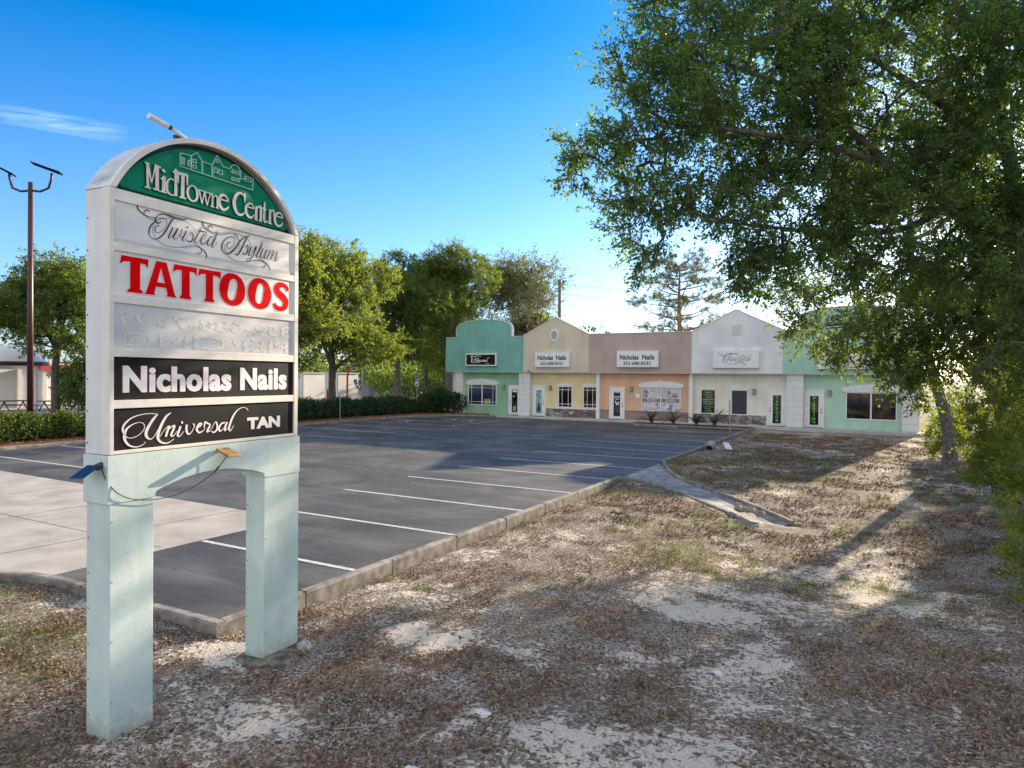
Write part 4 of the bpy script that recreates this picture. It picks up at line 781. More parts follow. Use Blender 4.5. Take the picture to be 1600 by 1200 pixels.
m = MB(); BF2 = Frame((0, WY-.024, 0), (1, 0, 0), (0, 0, 1))
rt = random.Random(3)
for a_, c_ in ((-14.2, -13.5), (-12.9, -12.2)):
    for z_ in (1.43, 1.51):
        x = a_
        while x < c_: l = rt.uniform(.04, .13); m.box(x, x+l, WY-.0245, WY-.0232, z_, z_+.03); x += l+.03
m.build('small_print', mwv, w4)
# green writing on the narrow window: rows too small to read in the photograph
mgl = mat('green_vinyl', (.26,.50,.10), .5)
m = MB(); z_ = 2.12
for k_ in range(12):
    hgt = .034 if k_ else .055; l = rt.uniform(.35, .62) if k_ not in (3, 7) else .3; x = -10.09-l/2
    while x < -10.09+l/2: s_ = rt.uniform(.03, .10); m.box(x, x+s_, WY-.0215, WY-.0188, z_-hgt, z_); x += s_+.03
    z_ -= hgt+rt.uniform(.06, .10)
m.build('window_lettering', mgl, w5)
mrefl = mat('reflected_pale', (.20,.17,.14), .3, col2=(.05,.045,.04), nscale=1.3)
# doors
def door(x0, x1, handle_right, label, gz0=.32, gz1=2.02, glass=mglass, z0=.12, z1=2.28):
    d_ = MB().box(x0, x1, WY-.05, WY+.02, z0, z1).build('door', mfr, bd, label=label, bevel=.01)
    fm = MB(); f = .07; fm.box(x0-f, x0, WY-.07, WY+.02, z0-.02, z1+f).box(x1, x1+f, WY-.07, WY+.02, z0-.02, z1+f).box(x0, x1, WY-.07, WY+.02, z1, z1+f); fm.build('frame', mfr, d_)
    cx = (x0+x1)/2; MB().box(cx-.24, cx+.24, WY-.058, WY-.045, gz0, gz1).build('glass', glass, d_)
    rm = MB(); a_, c_ = cx-.24, cx+.24
    rm.box(a_-.03, a_, WY-.066, WY-.045, gz0-.03, gz1+.03).box(c_, c_+.03, WY-.066, WY-.045, gz0-.03, gz1+.03).box(a_, c_, WY-.066, WY-.045, gz1, gz1+.03).box(a_, c_, WY-.066, WY-.045, gz0-.03, gz0); rm.build('glass_frame', mfr, d_)
    hx = x1-.09 if handle_right else x0+.09
    MB().ball((hx, WY-.09, 1.02), .04, 8, 6).build('handle', mscrew, d_); MB().tube([(hx, WY-.05, 1.2), (hx, WY-.08, 1.2)], .035, 8).build('lock', mscrew, d_)
    MB().box(x0-.05, x1+.05, 43.9, WY-.09, .1, .112).build('door_mat', mat('mat', (.03,.03,.03), .9), d_)
    return d_
d1 = door(-24.86, -23.93, False, 'white door in the green wall')
MB().box(-24.52, -24.28, WY-.0605, WY-.0585, .40, .78).build('notice', mat('notice2', (.40,.40,.16), .8), d1); MB().ball((-24.47, WY-.06, 1.5), .07, 10, 6, (1,.1,.8)).build('sticker', mwv, d1); MB().box(-24.58, -24.2, WY-.0605, WY-.0585, 1.82, 1.98).build('sticker', mwv, d1)
d2 = door(-22.82, -21.9, True, 'white door in the cream wall', glass=mat('frosted', (.10,.24,.22), .3, col2=(.38,.52,.48), nscale=6, lo=.4, hi=.6))
MB().prism([(-22.52,.45),(-22.2,.45),(-22.26,.8),(-22.32,1.05),(-22.40,1.05),(-22.46,.8)], 'y', WY-.0605, WY-.0585).build('sticker', mat('navy', (.02,.03,.09), .5), d2)
d3 = door(-16.80, -15.82, True, 'white door in the peach wall with nail shop lettering')
DF = Frame((0, WY-.059, 0), (1, 0, 0), (0, 0, 1))
m = MB(); textmb(m, DF, '1290', -16.50, 1.93, -16.12, 2.01, h=.0, bold=.03); textmb(m, DF, 'Nicholas', -16.53, 1.62, -16.09, 1.72, h=.0, bold=.03); textmb(m, DF, 'Nails', -16.46, 1.47, -16.16, 1.56, h=.0, bold=.03)
ribbon(m, DF, [(-16.42, 1.38, .06), (-16.36, 1.22, .10), (-16.28, 1.14, .12), (-16.18, 1.24, .08), (-16.2, 1.34, .05)]); m.build('door_lettering', mwv, d3)
d4 = door(-6.38, -5.41, False, 'white door lettered TATTOOS in green', z0=.08, gz0=.26, gz1=2.0); d5 = door(-4.27, -3.30, True, 'white door lettered PIERCING in green', z0=.08, gz0=.26, gz1=2.0)
mgv = mat('neon_green_vinyl', (.13,.78,.05), .5)
for d_, s_, cx in ((d4, 'TATTOOS', -5.895), (d5, 'PIERCING', -3.785)):
    m = MB(); n_ = len(s_); hh_ = 1.62/n_
    for k_, ch in enumerate(s_):
        z_ = 1.96-hh_*(k_+1)+.02; wd = .022 if ch == 'I' else .075
        textmb(m, DF, ch, cx-wd, z_, cx+wd, z_+hh_*.74, h=.0, bold=.012)
    m.build('door_lettering', mgv, d_)
# wall lamps
ml = mat('lamp_bronze', (.16,.14,.11), .5)
for x_ in (-25.35, -21.45, -15.3, -7.25, -2.95):
    l_ = MB().box(x_-.10, x_+.10, WY-.04, WY+.01, 2.02, 2.36).build('wall_lamp', ml, bd); MB().prism([(x_-.10,2.05),(x_+.10,2.05),(x_+.07,2.30),(x_-.07,2.30)], 'y', WY-.17, WY-.04).build('lamp_glass', mat('lamp_glass', (.30,.28,.24), .3), l_)
MB().tube([(-22.2, WY, 2.75), (-22.2, WY-.06, 2.75)], .06, 10).build('alarm', mfr, bd); MB().box(-14.98, -14.66, WY-.05, WY, 1.62, 1.9).build('mailbox', mfr, bd)
# vents in the gables
ov = MB(); n = 28
for k_ in range(n):
    a, c = 2*math.pi*k_/n, 2*math.pi*(k_+1)/n
    q = [(-20.9+r_*.8*math.cos(t_), z_, 5.98+r_*math.sin(t_)) for (r_, z_) in ((.43, FY-.05), (.30, FY-.05), (.43, FY+.01), (.30, FY+.01)) for t_ in (a, c)]
    ov.add(q, [(0,1,3,2), (0,4,5,1), (2,3,7,6)])
vt = ov.build('vent', mtrim, bd, label='oval vent in the cream gable')
m = MB(); 
for k_ in range(-5, 6): hw = .24*math.sqrt(max(0, 1-(k_/5.6)**2)); m.box(-20.9-hw, -20.9+hw, FY-.03, FY, 5.98+k_*.052-.02, 5.98+k_*.052+.018)
m.build('louvre', mat('vent_grey', (.42,.47,.52), .6), vt)
m = MB().box(-8.55, -7.95, FY-.02, FY+.01, 5.75, 6.45); vt = m.build('vent', s_white, bd, label='square louvred vent in the white gable'); m = MB()
for k_ in range(9): m.box(-8.52, -7.98, FY-.04, FY-.02, 5.79+k_*.072, 5.83+k_*.072)
m.build('louvre', mat('vent_cream', (.66,.65,.58), .7), vt)
# small spot lamp on the cream fascia edge
MB().tube([(-22.95, FY-.1, 3.42), (-22.75, FY-.32, 3.39)], .05, 8).build('spot_lamp', mscrew, bd)
# ---- box signs hung on the parapets
def boxsign(x0, x1, z0, z1, face, label, paint):
    t_ = thing('shop_sign', ((x0+x1)/2, FY-.1, z0), label, 'sign', 'box signs hung along the shop fronts')
    MB().box(x0, x1, FY-.22, FY-.012, z0, z1).build('cabinet', mtrim, t_, bevel=.01)
    f_ = MB().box(x0+.09, x1-.09, FY-.226, FY-.20, z0+.09, z1-.09).build('face', face, t_)
    F_ = Frame((0, FY-.228, 0), (1, 0, 0), (0, 0, 1)); m = MB(); mm = paint(m, F_); m.build('lettering', mm, f_)
mface = mat('sign_face', (.82,.81,.78), .5)
def universal(m, F_):
    for s in UN: ribbon(m, F_, [(-27.55+(p[0]-3.37)*1.06, 4.0+(p[1]-2.41)*1.35, p[2]*1.5) for p in s], minw=.03)
    ribbon(m, F_, [(-27.85, 4.45, .07), (-27.7, 4.55, .05), (-27.5, 4.48, .05), (-27.3, 4.55, .04), (-26.9, 4.5, .03)]); ribbon(m, F_, [(-27.72, 4.45, .09), (-27.75, 4.1, .10), (-27.62, 4.02, .05)]); textmb(m, F_, 'TAN', -26.5, 3.92, -26.22, 3.99, bold=.02)
    return mwv
boxsign(-28.32, -25.6, 3.77, 4.72, mblack, 'black sign box with white script on the green arched parapet', universal)
def nich(x0, x1):
    def f(m, F_):
        a, b_ = x0+.22, x1-.25; mid = a+(b_-a)*.60
        textmb(m, F_, 'Nicholas', a, 4.22, mid-.12, 4.55, bold=.035, fit_h=.74); textmb(m, F_, 'Nails', mid+.12, 4.22, b_, 4.55, bold=.035, fit_h=.74); textmb(m, F_, '352-688-8333', a+.25, 3.86, b_-.25, 4.08, bold=.026)
        return mbv
    return f
boxsign(-22.35, -19.6, 3.69, 4.76, mface, 'white sign box lettered with a name and phone number on the cream gabled front', nich(-22.35, -19.6))
boxsign(-16.08, -13.2, 3.70, 4.80, mface, 'white sign box lettered with a name and phone number on the mauve front', nich(-16.08, -13.2))
mgrey = mat('grey_vinyl', (.10,.10,.13), .5)
def twist(nstroke, x0, sx, z0):
    def f(m, F_):
        for s in TW[:nstroke] if nstroke else TW: ribbon(m, F_, [(x0+(p[0]-3.48)*sx, z0+(p[1]-4.14)*sx, p[2]*sx*.9) for p in s], minw=.02)
        return mgrey
    return f
boxsign(-9.65, -6.85, 3.66, 4.78, mface, 'white sign box with grey script reading Twisted on the white gabled front', twist(18, -9.35, 2.45, 3.80))
def asy(m, F_):
    for s in TW[18:]: ribbon(m, F_, [(-3.0+(p[0]-4.1)*1.9, 3.75+(p[1]-4.14)*2.2, p[2]*2) for p in s], minw=.02)
    return mgrey
boxsign(-3.6, -.75, 3.62, 4.72, mface, 'white sign box with grey script half hidden by oak leaves on the mint front', asy)
# ------------------------------------------------------------------ trees
mbark = mat('bark', (.10,.085,.07), .95, col2=(.26,.23,.20), nscale=9, detail=8, bump=1.0, bscale=24); mbark_d = mat('bark_dark', (.055,.045,.038), .95, col2=(.15,.125,.105), nscale=7, bump=1., bscale=18)
lf_oak = leafmat('oak_leaf', (.040,.088,.036), (.12,.19,.062), .50, (2.9, 2.7, .9)); lf_lit = leafmat('spring_leaf', (.075,.125,.03), (.20,.25,.06), .5, (2.2, 2.0, .7)); lf_mid = leafmat('mid_leaf', (.05,.095,.025), (.14,.20,.05), .48, (2.4, 2.1, .7))
lf_dark = leafmat('dark_leaf', (.014,.042,.016), (.045,.09,.028), .3, (2, 2, .8)); lf_hedge = leafmat('hedge_leaf', (.025,.060,.012), (.11,.15,.03), .35, (2.2, 2.0, .8)); lf_bush = leafmat('bush_leaf', (.07,.12,.015), (.22,.26,.035), .5, (2.2, 2.0, .6)); lf_pine = leafmat('pine_needles', (.05,.07,.035), (.13,.155,.075), .4, (1.8, 1.7, .9)); lf_bare = leafmat('thin_leaf', (.09,.115,.035), (.20,.23,.08), .35, (1.8, 1.6, .9))
def frusta(P0, P1, r0, r1, n=5):
    P0, P1 = np.asarray(P0, float), np.asarray(P1, float); d = P1-P0; l = np.linalg.norm(d, axis=1, keepdims=True); l[l == 0] = 1; d = d/l
    ref = np.where(np.abs(d[:, 2:3]) < .9, np.array([[0,0,1.]]), np.array([[1.,0,0]])); a = np.cross(d, ref); a /= np.linalg.norm(a, axis=1, keepdims=True); b = np.cross(d, a)
    t = np.arange(n)*2*np.pi/n; cs = np.cos(t)[None, :, None]; sn = np.sin(t)[None, :, None]
    ring = a[:, None]*cs+b[:, None]*sn; V = np.concatenate([P0[:, None]+ring*np.reshape(r0, (-1, 1, 1)), P1[:, None]+ring*np.reshape(r1, (-1, 1, 1))], 1).reshape(-1, 3)
    base = (np.arange(len(P0))*2*n)[:, None]; j = np.arange(n); q = np.stack([base+j, base+(j+1) % n, base+n+(j+1) % n, base+n+j], 2).reshape(-1, 4)
    return V, q
def leaves(pos, ax, L, rng, wr=.45):
    """one small pointed leaf at every position"""
    n = len(pos); ax = ax/np.linalg.norm(ax, axis=1, keepdims=True); o = rng.normal(size=(n, 3)); s = np.cross(ax, o); s /= np.linalg.norm(s, axis=1, keepdims=True)
    L = np.reshape(L, (-1, 1)); nrm = np.cross(ax, s)
    V = np.stack([pos, pos+ax*L*.5+s*L*wr*.5+nrm*L*.08, pos+ax*L, pos+ax*L*.5-s*L*wr*.5+nrm*L*.08], 1).reshape(-1, 3)
    return V, (np.arange(n)*4)[:, None]+np.arange(4)
def skeleton(limbs, ell, ntips, rng, step=.45, lift=.12):
    """limbs: lists of (x,y,z,r); ell: (cx,cy,cz,rx,ry,rz,weight). Tips sampled in the ellipsoids, joined to the nearest wood."""
    pos = []; par = []; fixed = []
    for lb in limbs:
        P = smoothpts(lb, 5); start = None
        if pos:
            d = np.linalg.norm(np.array(pos)-P[0][:3], axis=1); start = int(np.argmin(d))
        for p in P:
            pos.append(p[:3]); par.append(start if start is not None else -1); fixed.append(p[3]); start = len(pos)-1
    w = np.array([e[6]*(e[3]*e[4]*e[5])**(2/3) for e in ell]); k = rng.choice(len(ell), ntips, p=w/w.sum())
    u = rng.normal(size=(ntips, 3)); u /= np.linalg.norm(u, axis=1, keepdims=True); r = rng.uniform(.25, 1, (ntips, 1))**.45
    E = np.array(ell)[:, :6]; T = E[k, :3]+u*r*E[k, 3:6]
    limb_arr = np.array(pos); dist = np.min(np.linalg.norm(T[:, None]-limb_arr[None], axis=2), axis=1); T = T[np.argsort(dist)]
    cap = 200+ntips*14; A = np.zeros((cap, 3)); A[:len(pos)] = pos; n = len(pos); par = par+[0]*(cap-n); tips = []
    depth = np.zeros(cap); 
    for tp in T:
        d = np.linalg.norm(A[:n]-tp, axis=1); c = d+.35*np.maximum(0, A[:n, 2]-tp[2]+.2)+depth[:n]*.01; i = int(np.argmin(c)); l = d[i]; m = max(1, int(l/step)); p0 = A[i].copy(); prev = i
        side = rng.normal(size=3)*.07*l
        if n+m+1 >= cap: break
        for s_ in range(1, m+1):
            t_ = s_/m; q = p0*(1-t_)+tp*t_+(side+np.array([0, 0, lift*l]))*4*t_*(1-t_)*.5; A[n] = q; par[n] = prev; depth[n] = depth[prev]+1; prev = n; n += 1
        tips.append(prev)
    A = A[:n]; par = np.array(par[:n]); cnt = np.zeros(n); 
    for t_ in tips: cnt[t_] += 1
    for i in range(n-1, -1, -1):
        if par[i] >= 0: cnt[par[i]] += cnt[i]
    fx = np.full(n, np.nan); fx[:len(fixed)] = fixed
    return A, par, cnt, fx, np.array(tips)
def tree(name, loc, label, cat, limbs, ell, ntips, lmat, bmat, seed, sprays=5, per=14, L=.08, sl=(.25,.6), twig=.006, droop=.25, group=None, trunkname='trunk', twigs=True, lw=.45, out=.9):
    rng = np.random.default_rng(seed); A, par, cnt, fx, tips = skeleton(limbs, ell, ntips, rng)
    rad = twig*np.maximum(cnt, 1)**.46; rad = np.where(np.isnan(fx), rad, fx)
    for i in range(len(A)):                       # never thicker than the wood it grows from
        if par[i] >= 0: rad[i] = min(rad[i], rad[par[i]]*1.0)
    i = np.where(par >= 0)[0]; th = rad[i] > .03
    V1, Q1 = frusta(A[par[i[th]]], A[i[th]], rad[par[i[th]]]*1.0, rad[i[th]], 9); thin = i[~th]
    V2, Q2 = frusta(A[par[thin]], A[thin], np.minimum(rad[par[thin]], rad[thin]*1.5), rad[thin], 4)
    Vs, Qs = [V1, V2], [Q1, Q2+len(V1)]; nv = len(V1)+len(V2)
    T = A[tips]; D = T-A[par[tips]]; D /= np.linalg.norm(D, axis=1, keepdims=True)+1e-9
    n = len(T)*sprays; P = np.repeat(T, sprays, 0); dr = np.repeat(D, sprays, 0)*out+rng.normal(size=(n, 3))*.75; dr[:, 2] -= droop; dr /= np.linalg.norm(dr, axis=1, keepdims=True)
    ln = rng.uniform(*sl, n); end = P+dr*ln[:, None]
    if twigs:
        V3, Q3 = frusta(P, end, np.full(n, twig*.7), np.full(n, twig*.25), 3); Vs.append(V3); Qs.append(Q3+nv)
    m = per; t_ = rng.uniform(.12, 1.05, (n, m)); pos = P[:, None]+(end-P)[:, None]*t_[..., None]; pos = pos.reshape(-1, 3)+rng.normal(size=(n*m, 3))*L*.35
    ax = np.repeat(dr, m, 0)+rng.normal(size=(n*m, 3))*.8; ax[:, 2] -= .15
    LV, LQ = leaves(pos, ax, L*rng.uniform(.6, 1.25, n*m), rng, lw)
    o = thing(name, loc, label, cat, group)
    link(trunkname, npmesh(trunkname, np.concatenate(Vs), np.concatenate(Qs)), bmat, o, smooth=True); link('crown', npmesh('crown', LV, LQ), lmat, o)
    return o
def ellip(c, r, w=1): return (*c, *((r, r, r) if not hasattr(r, '__len__') else r), w)
G1 = 'oaks on the sandy bank to the right'
# the near oak, trunk just out of frame, its limb crossing the picture
limbs = [[(3.3,16.4,-.1,.34),(3.2,16.4,1.5,.27),(2.85,16.35,3.0,.24),(2.5,16.3,4.2,.21),(2.3,16.2,5.6,.17),(2.0,16.0,7.4,.12),(1.6,15.6,9.2,.07)],
 [(2.6,16.3,3.8,.14),(1.85,15.93,5.3,.12),(.96,15.22,6.37,.10),(.05,14.37,6.93,.08),(-1.03,13.55,7.30,.06),(-2.3,12.51,7.43,.04),(-3.4,11.7,7.5,.03)],
 [(.05,14.37,6.93,.08),(-.6,14.0,7.6,.06),(-1.6,13.2,8.3,.045),(-2.8,12.4,8.8,.025)], [(.96,15.2,6.37,.08),(.3,14.7,5.9,.06),(-.8,14.2,5.8,.045),(-2.4,13.0,5.9,.025)],
 [(2.3,16.2,5.6,.11),(3.2,15.2,6.8,.08),(3.6,13.8,7.6,.05)], [(2.0,16.0,7.4,.09),(.6,15.4,8.6,.07),(-.8,14.6,9.6,.04)], [(2.85,16.35,3.0,.10),(3.2,15.3,4.2,.08),(2.6,14.0,4.6,.05)]]
ell = [ellip((-3.2,11.8,8.0),(.95,.95,.95),1.3), ellip((-4.35,11.1,7.1),(.75,.5,.35),.9), ellip((-4.75,11.0,6.75),(.35,.3,.22),.7), ellip((-4.0,11.5,8.55),(.55,.5,.45),1.), ellip((-3.6,11.7,6.3),(.7,.6,.55),1.), ellip((-3.75,11.7,5.5),(.40,.35,.55),1.), ellip((-2.8,12.3,6.1),(.4,.5,.5),.9), ellip((-3.8,11.6,5.15),(.22,.25,.4),.8), ellip((-4.1,11.4,6.0),(.4,.35,.4),.9), ellip((-5.0,10.9,6.62),(.22,.2,.14),.8), ellip((-2.1,13.7,8.7),1.7,1.1), ellip((-1.7,13.8,6.4),(1.4,1.3,1.25),1.1), ellip((-3.3,12.0,9.6),(.9,.8,.7),.9),
 ellip((.1,15,8.8),2.3,1.), ellip((.3,14.8,5.9),(1.7,1.6,1.3),1.), ellip((2.4,15.3,7.8),2.1,1.), ellip((2.5,14.6,5.3),(1.5,1.5,1.3),1.), ellip((-1.2,14.6,10.4),(2.2,1.8,1.1),.8), ellip((3.2,13.4,6.6),(1.3,1.2,1.2),.9), ellip((-2.1,13.6,5.1),(.7,.7,.55),.9), ellip((1.8,15.5,10.5),(2.2,2,1.2),.7)]
tree('live_oak', (3.3,16.4,0), 'large near oak at the right edge with a long limb reaching left', 'tree', limbs, ell, 2650, lf_oak, mbark_d, 5, sprays=5, per=15, L=.092, sl=(.22,.55), twig=.0065, group=G1)
# the oak whose trunk stands left-most on the bank
limbs = [[(1.98,27.4,-.2,.36),(1.95,27.4,.3,.25),(1.85,27.35,1.5,.20),(1.45,27.1,3.0,.17),(1.0,26.6,4.7,.14),(.7,26.2,6.8,.10),(.6,26.0,9.0,.06)],
 [(1.55,27.15,2.7,.10),(.6,26.0,3.6,.08),(-.3,24.6,4.2,.05),(-1.1,23.0,4.6,.03)], [(1.2,26.9,4.0,.10),(2.4,27.2,5.6,.07),(3.4,27.0,7.4,.04)], [(.9,26.5,5.5,.08),(-.8,25.6,6.6,.06),(-2.2,24.8,7.2,.03)]]
ell = [ellip((-1.6,24.3,6.7),(1.6,1.5,1.2),1.1), ellip((-.1,25.8,9.3),(1.3,1.3,1.1),1.), ellip((2.4,27,8.3),(1.5,1.4,1.3),1.), ellip((1.2,26.2,6.3),(1.4,1.3,1.0),1.), ellip((3.6,27,6.2),(1.1,1.1,1.0),1.), ellip((-.9,22.6,4.2),(1.15,1.2,.9),1.2), ellip((.3,22.8,3.4),(.8,.8,.55),1.1), ellip((-2.3,22.8,4.5),(.6,.7,.55),1.1), ellip((.2,23.6,4.6),(1.4,1.3,1.0),1.1), ellip((.6,27.8,11),(2.8,2.4,2.2),.7), ellip((-2.6,23.0,5.5),(.9,.9,.8),1.), ellip((.85,22.4,2.75),(.35,.5,.45),1.2), ellip((1.3,22.8,4.4),(1.5,1.3,1.1),1.1), ellip((2.8,22.3,4.8),(1.6,1.4,1.3),1.), ellip((2.7,20.6,3.3),(.9,.9,.8),1.1), ellip((.7,22.0,3.2),(.8,.8,.5),1.1)]
tree('live_oak', (1.98,27.4,0), 'leaning oak with a clear grey trunk nearest the mint shop corner, yellow-green leaves hanging low', 'tree', limbs, ell, 950, lf_mid, mbark, 6, sprays=5, per=13, L=.12, sl=(.3,.7), twig=.008, group=G1)
# forked oak between them
limbs = [[(3.55,24.7,0,.30),(3.48,24.7,.5,.22),(3.15,24.6,1.6,.18),(2.75,24.4,2.7,.16),(2.55,24.3,3.3,.14),(2.4,24.2,5.3,.11),(2.2,24.0,7.5,.07)], [(2.6,24.3,3.1,.10),(1.83,23.9,3.75,.085),(1.35,23.6,4.8,.06),(.6,23.2,6.2,.035)], [(2.75,24.4,2.7,.11),(3.6,24.4,4.0,.09),(4.4,24.2,5.6,.06)]]
ell = [ellip((2.4,24.2,6.8),(2.5,2.2,2.4),1.), ellip((3.6,23.6,4.8),(1.8,1.6,1.3),1.), ellip((1.2,22.6,5.4),(1.0,1.0,.8),1.), ellip((2.9,22.4,3.6),(1.0,1.0,.7),1.), ellip((4.6,22.0,7.4),(2.2,2.2,2.6),.8)]
tree('live_oak', (3.55,24.7,0), 'forked oak behind the yellow-green bush at the right edge', 'tree', limbs, ell, 480, lf_mid, mbark, 8, sprays=5, per=12, L=.11, sl=(.3,.65), twig=.008, group=G1)
# saplings and undergrowth on the bank
GB = 'yellow-green shrubs under the oaks'
def shrub(loc, label, ell, n, seed, L=.07, lm=lf_bush, cat='shrub', group=GB, name='shrub', sl=(.15,.4), sprays=4, per=12, tw=.004):
    z = gz(loc[0], loc[1]); rg = random.Random(seed); limbs = []
    for k_ in range(5):
        a_ = rg.uniform(0, 6.28); e = ell[k_ % len(ell)]; limbs.append([(loc[0], loc[1], z-.1, .02), ((loc[0]*2+e[0])/3+.1*math.cos(a_), (loc[1]*2+e[1])/3, z+(e[2]-z)*.35, .014), (e[0], e[1], e[2], .007)])
    return tree(name, (*loc, 0), label, cat, limbs, ell, n, lm, mbark, seed, sprays=sprays, per=per, L=L, sl=sl, twig=tw, group=group, trunkname='stems', droop=.1)
shrub((2.45,20.6), 'broad sunlit yellow-green bush at the foot of the forked oak', [ellip((2.5,20.2,1.25),(.9,.9,.8)), ellip((2.4,20.4,2.2),(.7,.6,.5)), ellip((3.2,20.6,1.6),(.9,.9,.8)), ellip((2.3,19.4,.8),(.5,.5,.4)), ellip((2.9,19.2,1.3),(.8,.7,.7))], 420, 21, L=.09)
shrub((2.0,32.0), 'small bright shrub in front of the mint shop corner column', [ellip((2.1,32,.9),(.7,.8,.8)), ellip((2.5,32.3,1.8),(.7,.8,.9)), ellip((1.7,31.4,.45),(.4,.45,.35))], 160, 22, L=.10)
shrub((2.2,15.0), 'thin leafy sapling with hanging yellow-green sprays at the right edge', [ellip((2.05,14.4,.85),(.40,.35,.3)), ellip((2.3,14.9,1.5),(.45,.5,.5)), ellip((2.55,15.6,2.3),(.5,.5,.6))], 95, 23, L=.075, sl=(.2,.5))
shrub((2.15,12.6), 'low leafy sapling at the right edge nearest the camera', [ellip((1.95,12.3,.45),(.35,.3,.28)), ellip((2.05,12.6,.9),(.25,.3,.3)), ellip((1.75,11.5,.12),(.18,.2,.15))], 70, 24, L=.07, sl=(.15,.4))
BG = 'trees beyond the right end of the shops'
# general leafy tree: a trunk, side limbs and a clumped crown
def simple(name, loc, label, h, r, n, lm, seed, group, L=.2, bm=mbark_d, per=19, sprays=5, trunk_r=.2, low=.35, sq=1., lean=(0, 0), sl=(.4,1.0), twig=.010, cat='tree'):
    x, y = loc; z = max(gz(x, y), -.3); rg = random.Random(seed); limbs = [[(x, y, z-.2, trunk_r*1.35), (x+.02, y, z+.4, trunk_r), (x+.1*rg.uniform(-1,1)+lean[0]*.3, y+lean[1]*.3, z+h*.3, trunk_r*.8), (x+.4*rg.uniform(-1,1)+lean[0]*.6, y+.3*rg.uniform(-1,1)+lean[1]*.6, z+h*.6, trunk_r*.5), (x+lean[0], y+lean[1], z+h*.88, trunk_r*.15)]]
    ell = []
    for k_ in range(7):
        a_ = rg.uniform(0, 6.283); q = rg.uniform(.25, .65)*r; hh_ = z+h*rg.uniform(low+.1, .88); er = r*rg.uniform(.35, .55)
        c_ = (x+lean[0]*(hh_-z)/h+q*math.cos(a_), y+lean[1]*(hh_-z)/h+q*math.sin(a_), hh_); ell.append(ellip(c_, (er, er, er*.7*sq), rg.uniform(.7, 1.2)))
        if k_ < 5:
            b0 = z+h*rg.uniform(.22, .5); limbs.append([(x, y, b0, trunk_r*.5), ((x*2+c_[0])/3, (y*2+c_[1])/3, (b0*1.3+c_[2])/2.3, trunk_r*.35), (*c_, trunk_r*.12)])
    ell.append(ellip((x+lean[0], y+lean[1], z+h-r*.42), (r*.5, r*.5, r*.42), 1.)); ell.append(ellip((x+lean[0]*.5, y+lean[1]*.5, z+h*.62), (r*.7, r*.7, h*.25), .9))
    return tree(name, (x, y, 0), label, cat, limbs, ell, n, lm, bm, seed, sprays=sprays, per=per, L=L, sl=sl, twig=twig, group=group, droop=.1)
# ---- left and middle distance
GM = 'leafy trees along the left side of the parking lot'
simple('shade_tree', (-36.2,37.6), 'broad yellow-green tree with a forked trunk close behind the sign', 13.0, 5.2, 800, lf_lit, 41, GM, L=.19, trunk_r=.30, low=.2)
simple('shade_tree', (-34.4,32.2), 'pale green tree half hidden by the right edge of the sign', 12.4, 3.6, 500, lf_lit, 45, GM, L=.19, trunk_r=.2, low=.25)
simple('shade_tree', (-38.0,47.5), 'darker tree with a bent pale trunk second from the green shop', 13.8, 4.4, 700, lf_mid, 42, GM, L=.19, trunk_r=.30, low=.25, bm=mbark)
simple('shade_tree', (-36.5,53.5), 'tall tree with a thick grey trunk beside the green shop', 15.4, 5.2, 950, lf_mid, 43, GM, L=.19, trunk_r=.42, low=.24, bm=mbark)
simple('shade_tree', (-47.0,64), 'rounded tree filling the gap behind the two tallest trees', 16, 5.5, 500, lf_mid, 46, GM, L=.32, trunk_r=.3, low=.2)
simple('shade_tree', (-48.2,24.5), 'dark green tree behind the tall red-brown lamp post', 10.8, 5.0, 900, lf_mid, 44, 'trees beyond the hedge on the left', L=.19, trunk_r=.28, low=.06)
GT = 'open-crowned trees rising behind the shops'
simple('tall_tree', (-38.5,71), 'spreading thin-leaved tree rising over the green arch', 17.4, 7.0, 620, lf_bare, 51, GT, L=.26, trunk_r=.35, low=.42, per=8, sprays=5, sl=(.6,1.5), twig=.018)
simple('tall_tree', (-32.2,64), 'almost bare pale tree beside the utility pole', 13.2, 3.8, 380, lf_bare, 52, GT, L=.18, trunk_r=.22, low=.35, per=3, sprays=6, sl=(.5,1.4), twig=.016, bm=mbark)
simple('tall_tree', (-34.5,66), 'small bushy tree seen between the green arch and the cream gable', 9.8, 3.0, 260, lf_lit, 53, GT, L=.25, trunk_r=.2, low=.3)
simple('shade_tree', (9.5,46), 'sunlit tree filling the gap right of the mint shop corner', 7.5, 4.6, 700, lf_lit, 81, 'trees beyond the right end of the shops', L=.2, trunk_r=.25, low=.05)
simple('shade_tree', (12.5,36), 'bushy tree at the right edge behind the forked oak', 8.0, 4.6, 600, lf_mid, 82, 'trees beyond the right end of the shops', L=.2, trunk_r=.25, low=.05)
simple('shade_tree', (-41.5,60), 'yellow-green tree low in the gap between the two nearest left trees', 12.5, 4.6, 500, lf_lit, 47, GM, L=.19, trunk_r=.25, low=.1)
simple('shade_tree', (8.0,52), 'low leafy tree right behind the far end of the mint shop', 5.5, 3.4, 420, lf_mid, 83, 'trees beyond the right end of the shops', L=.2, trunk_r=.2, low=.02)
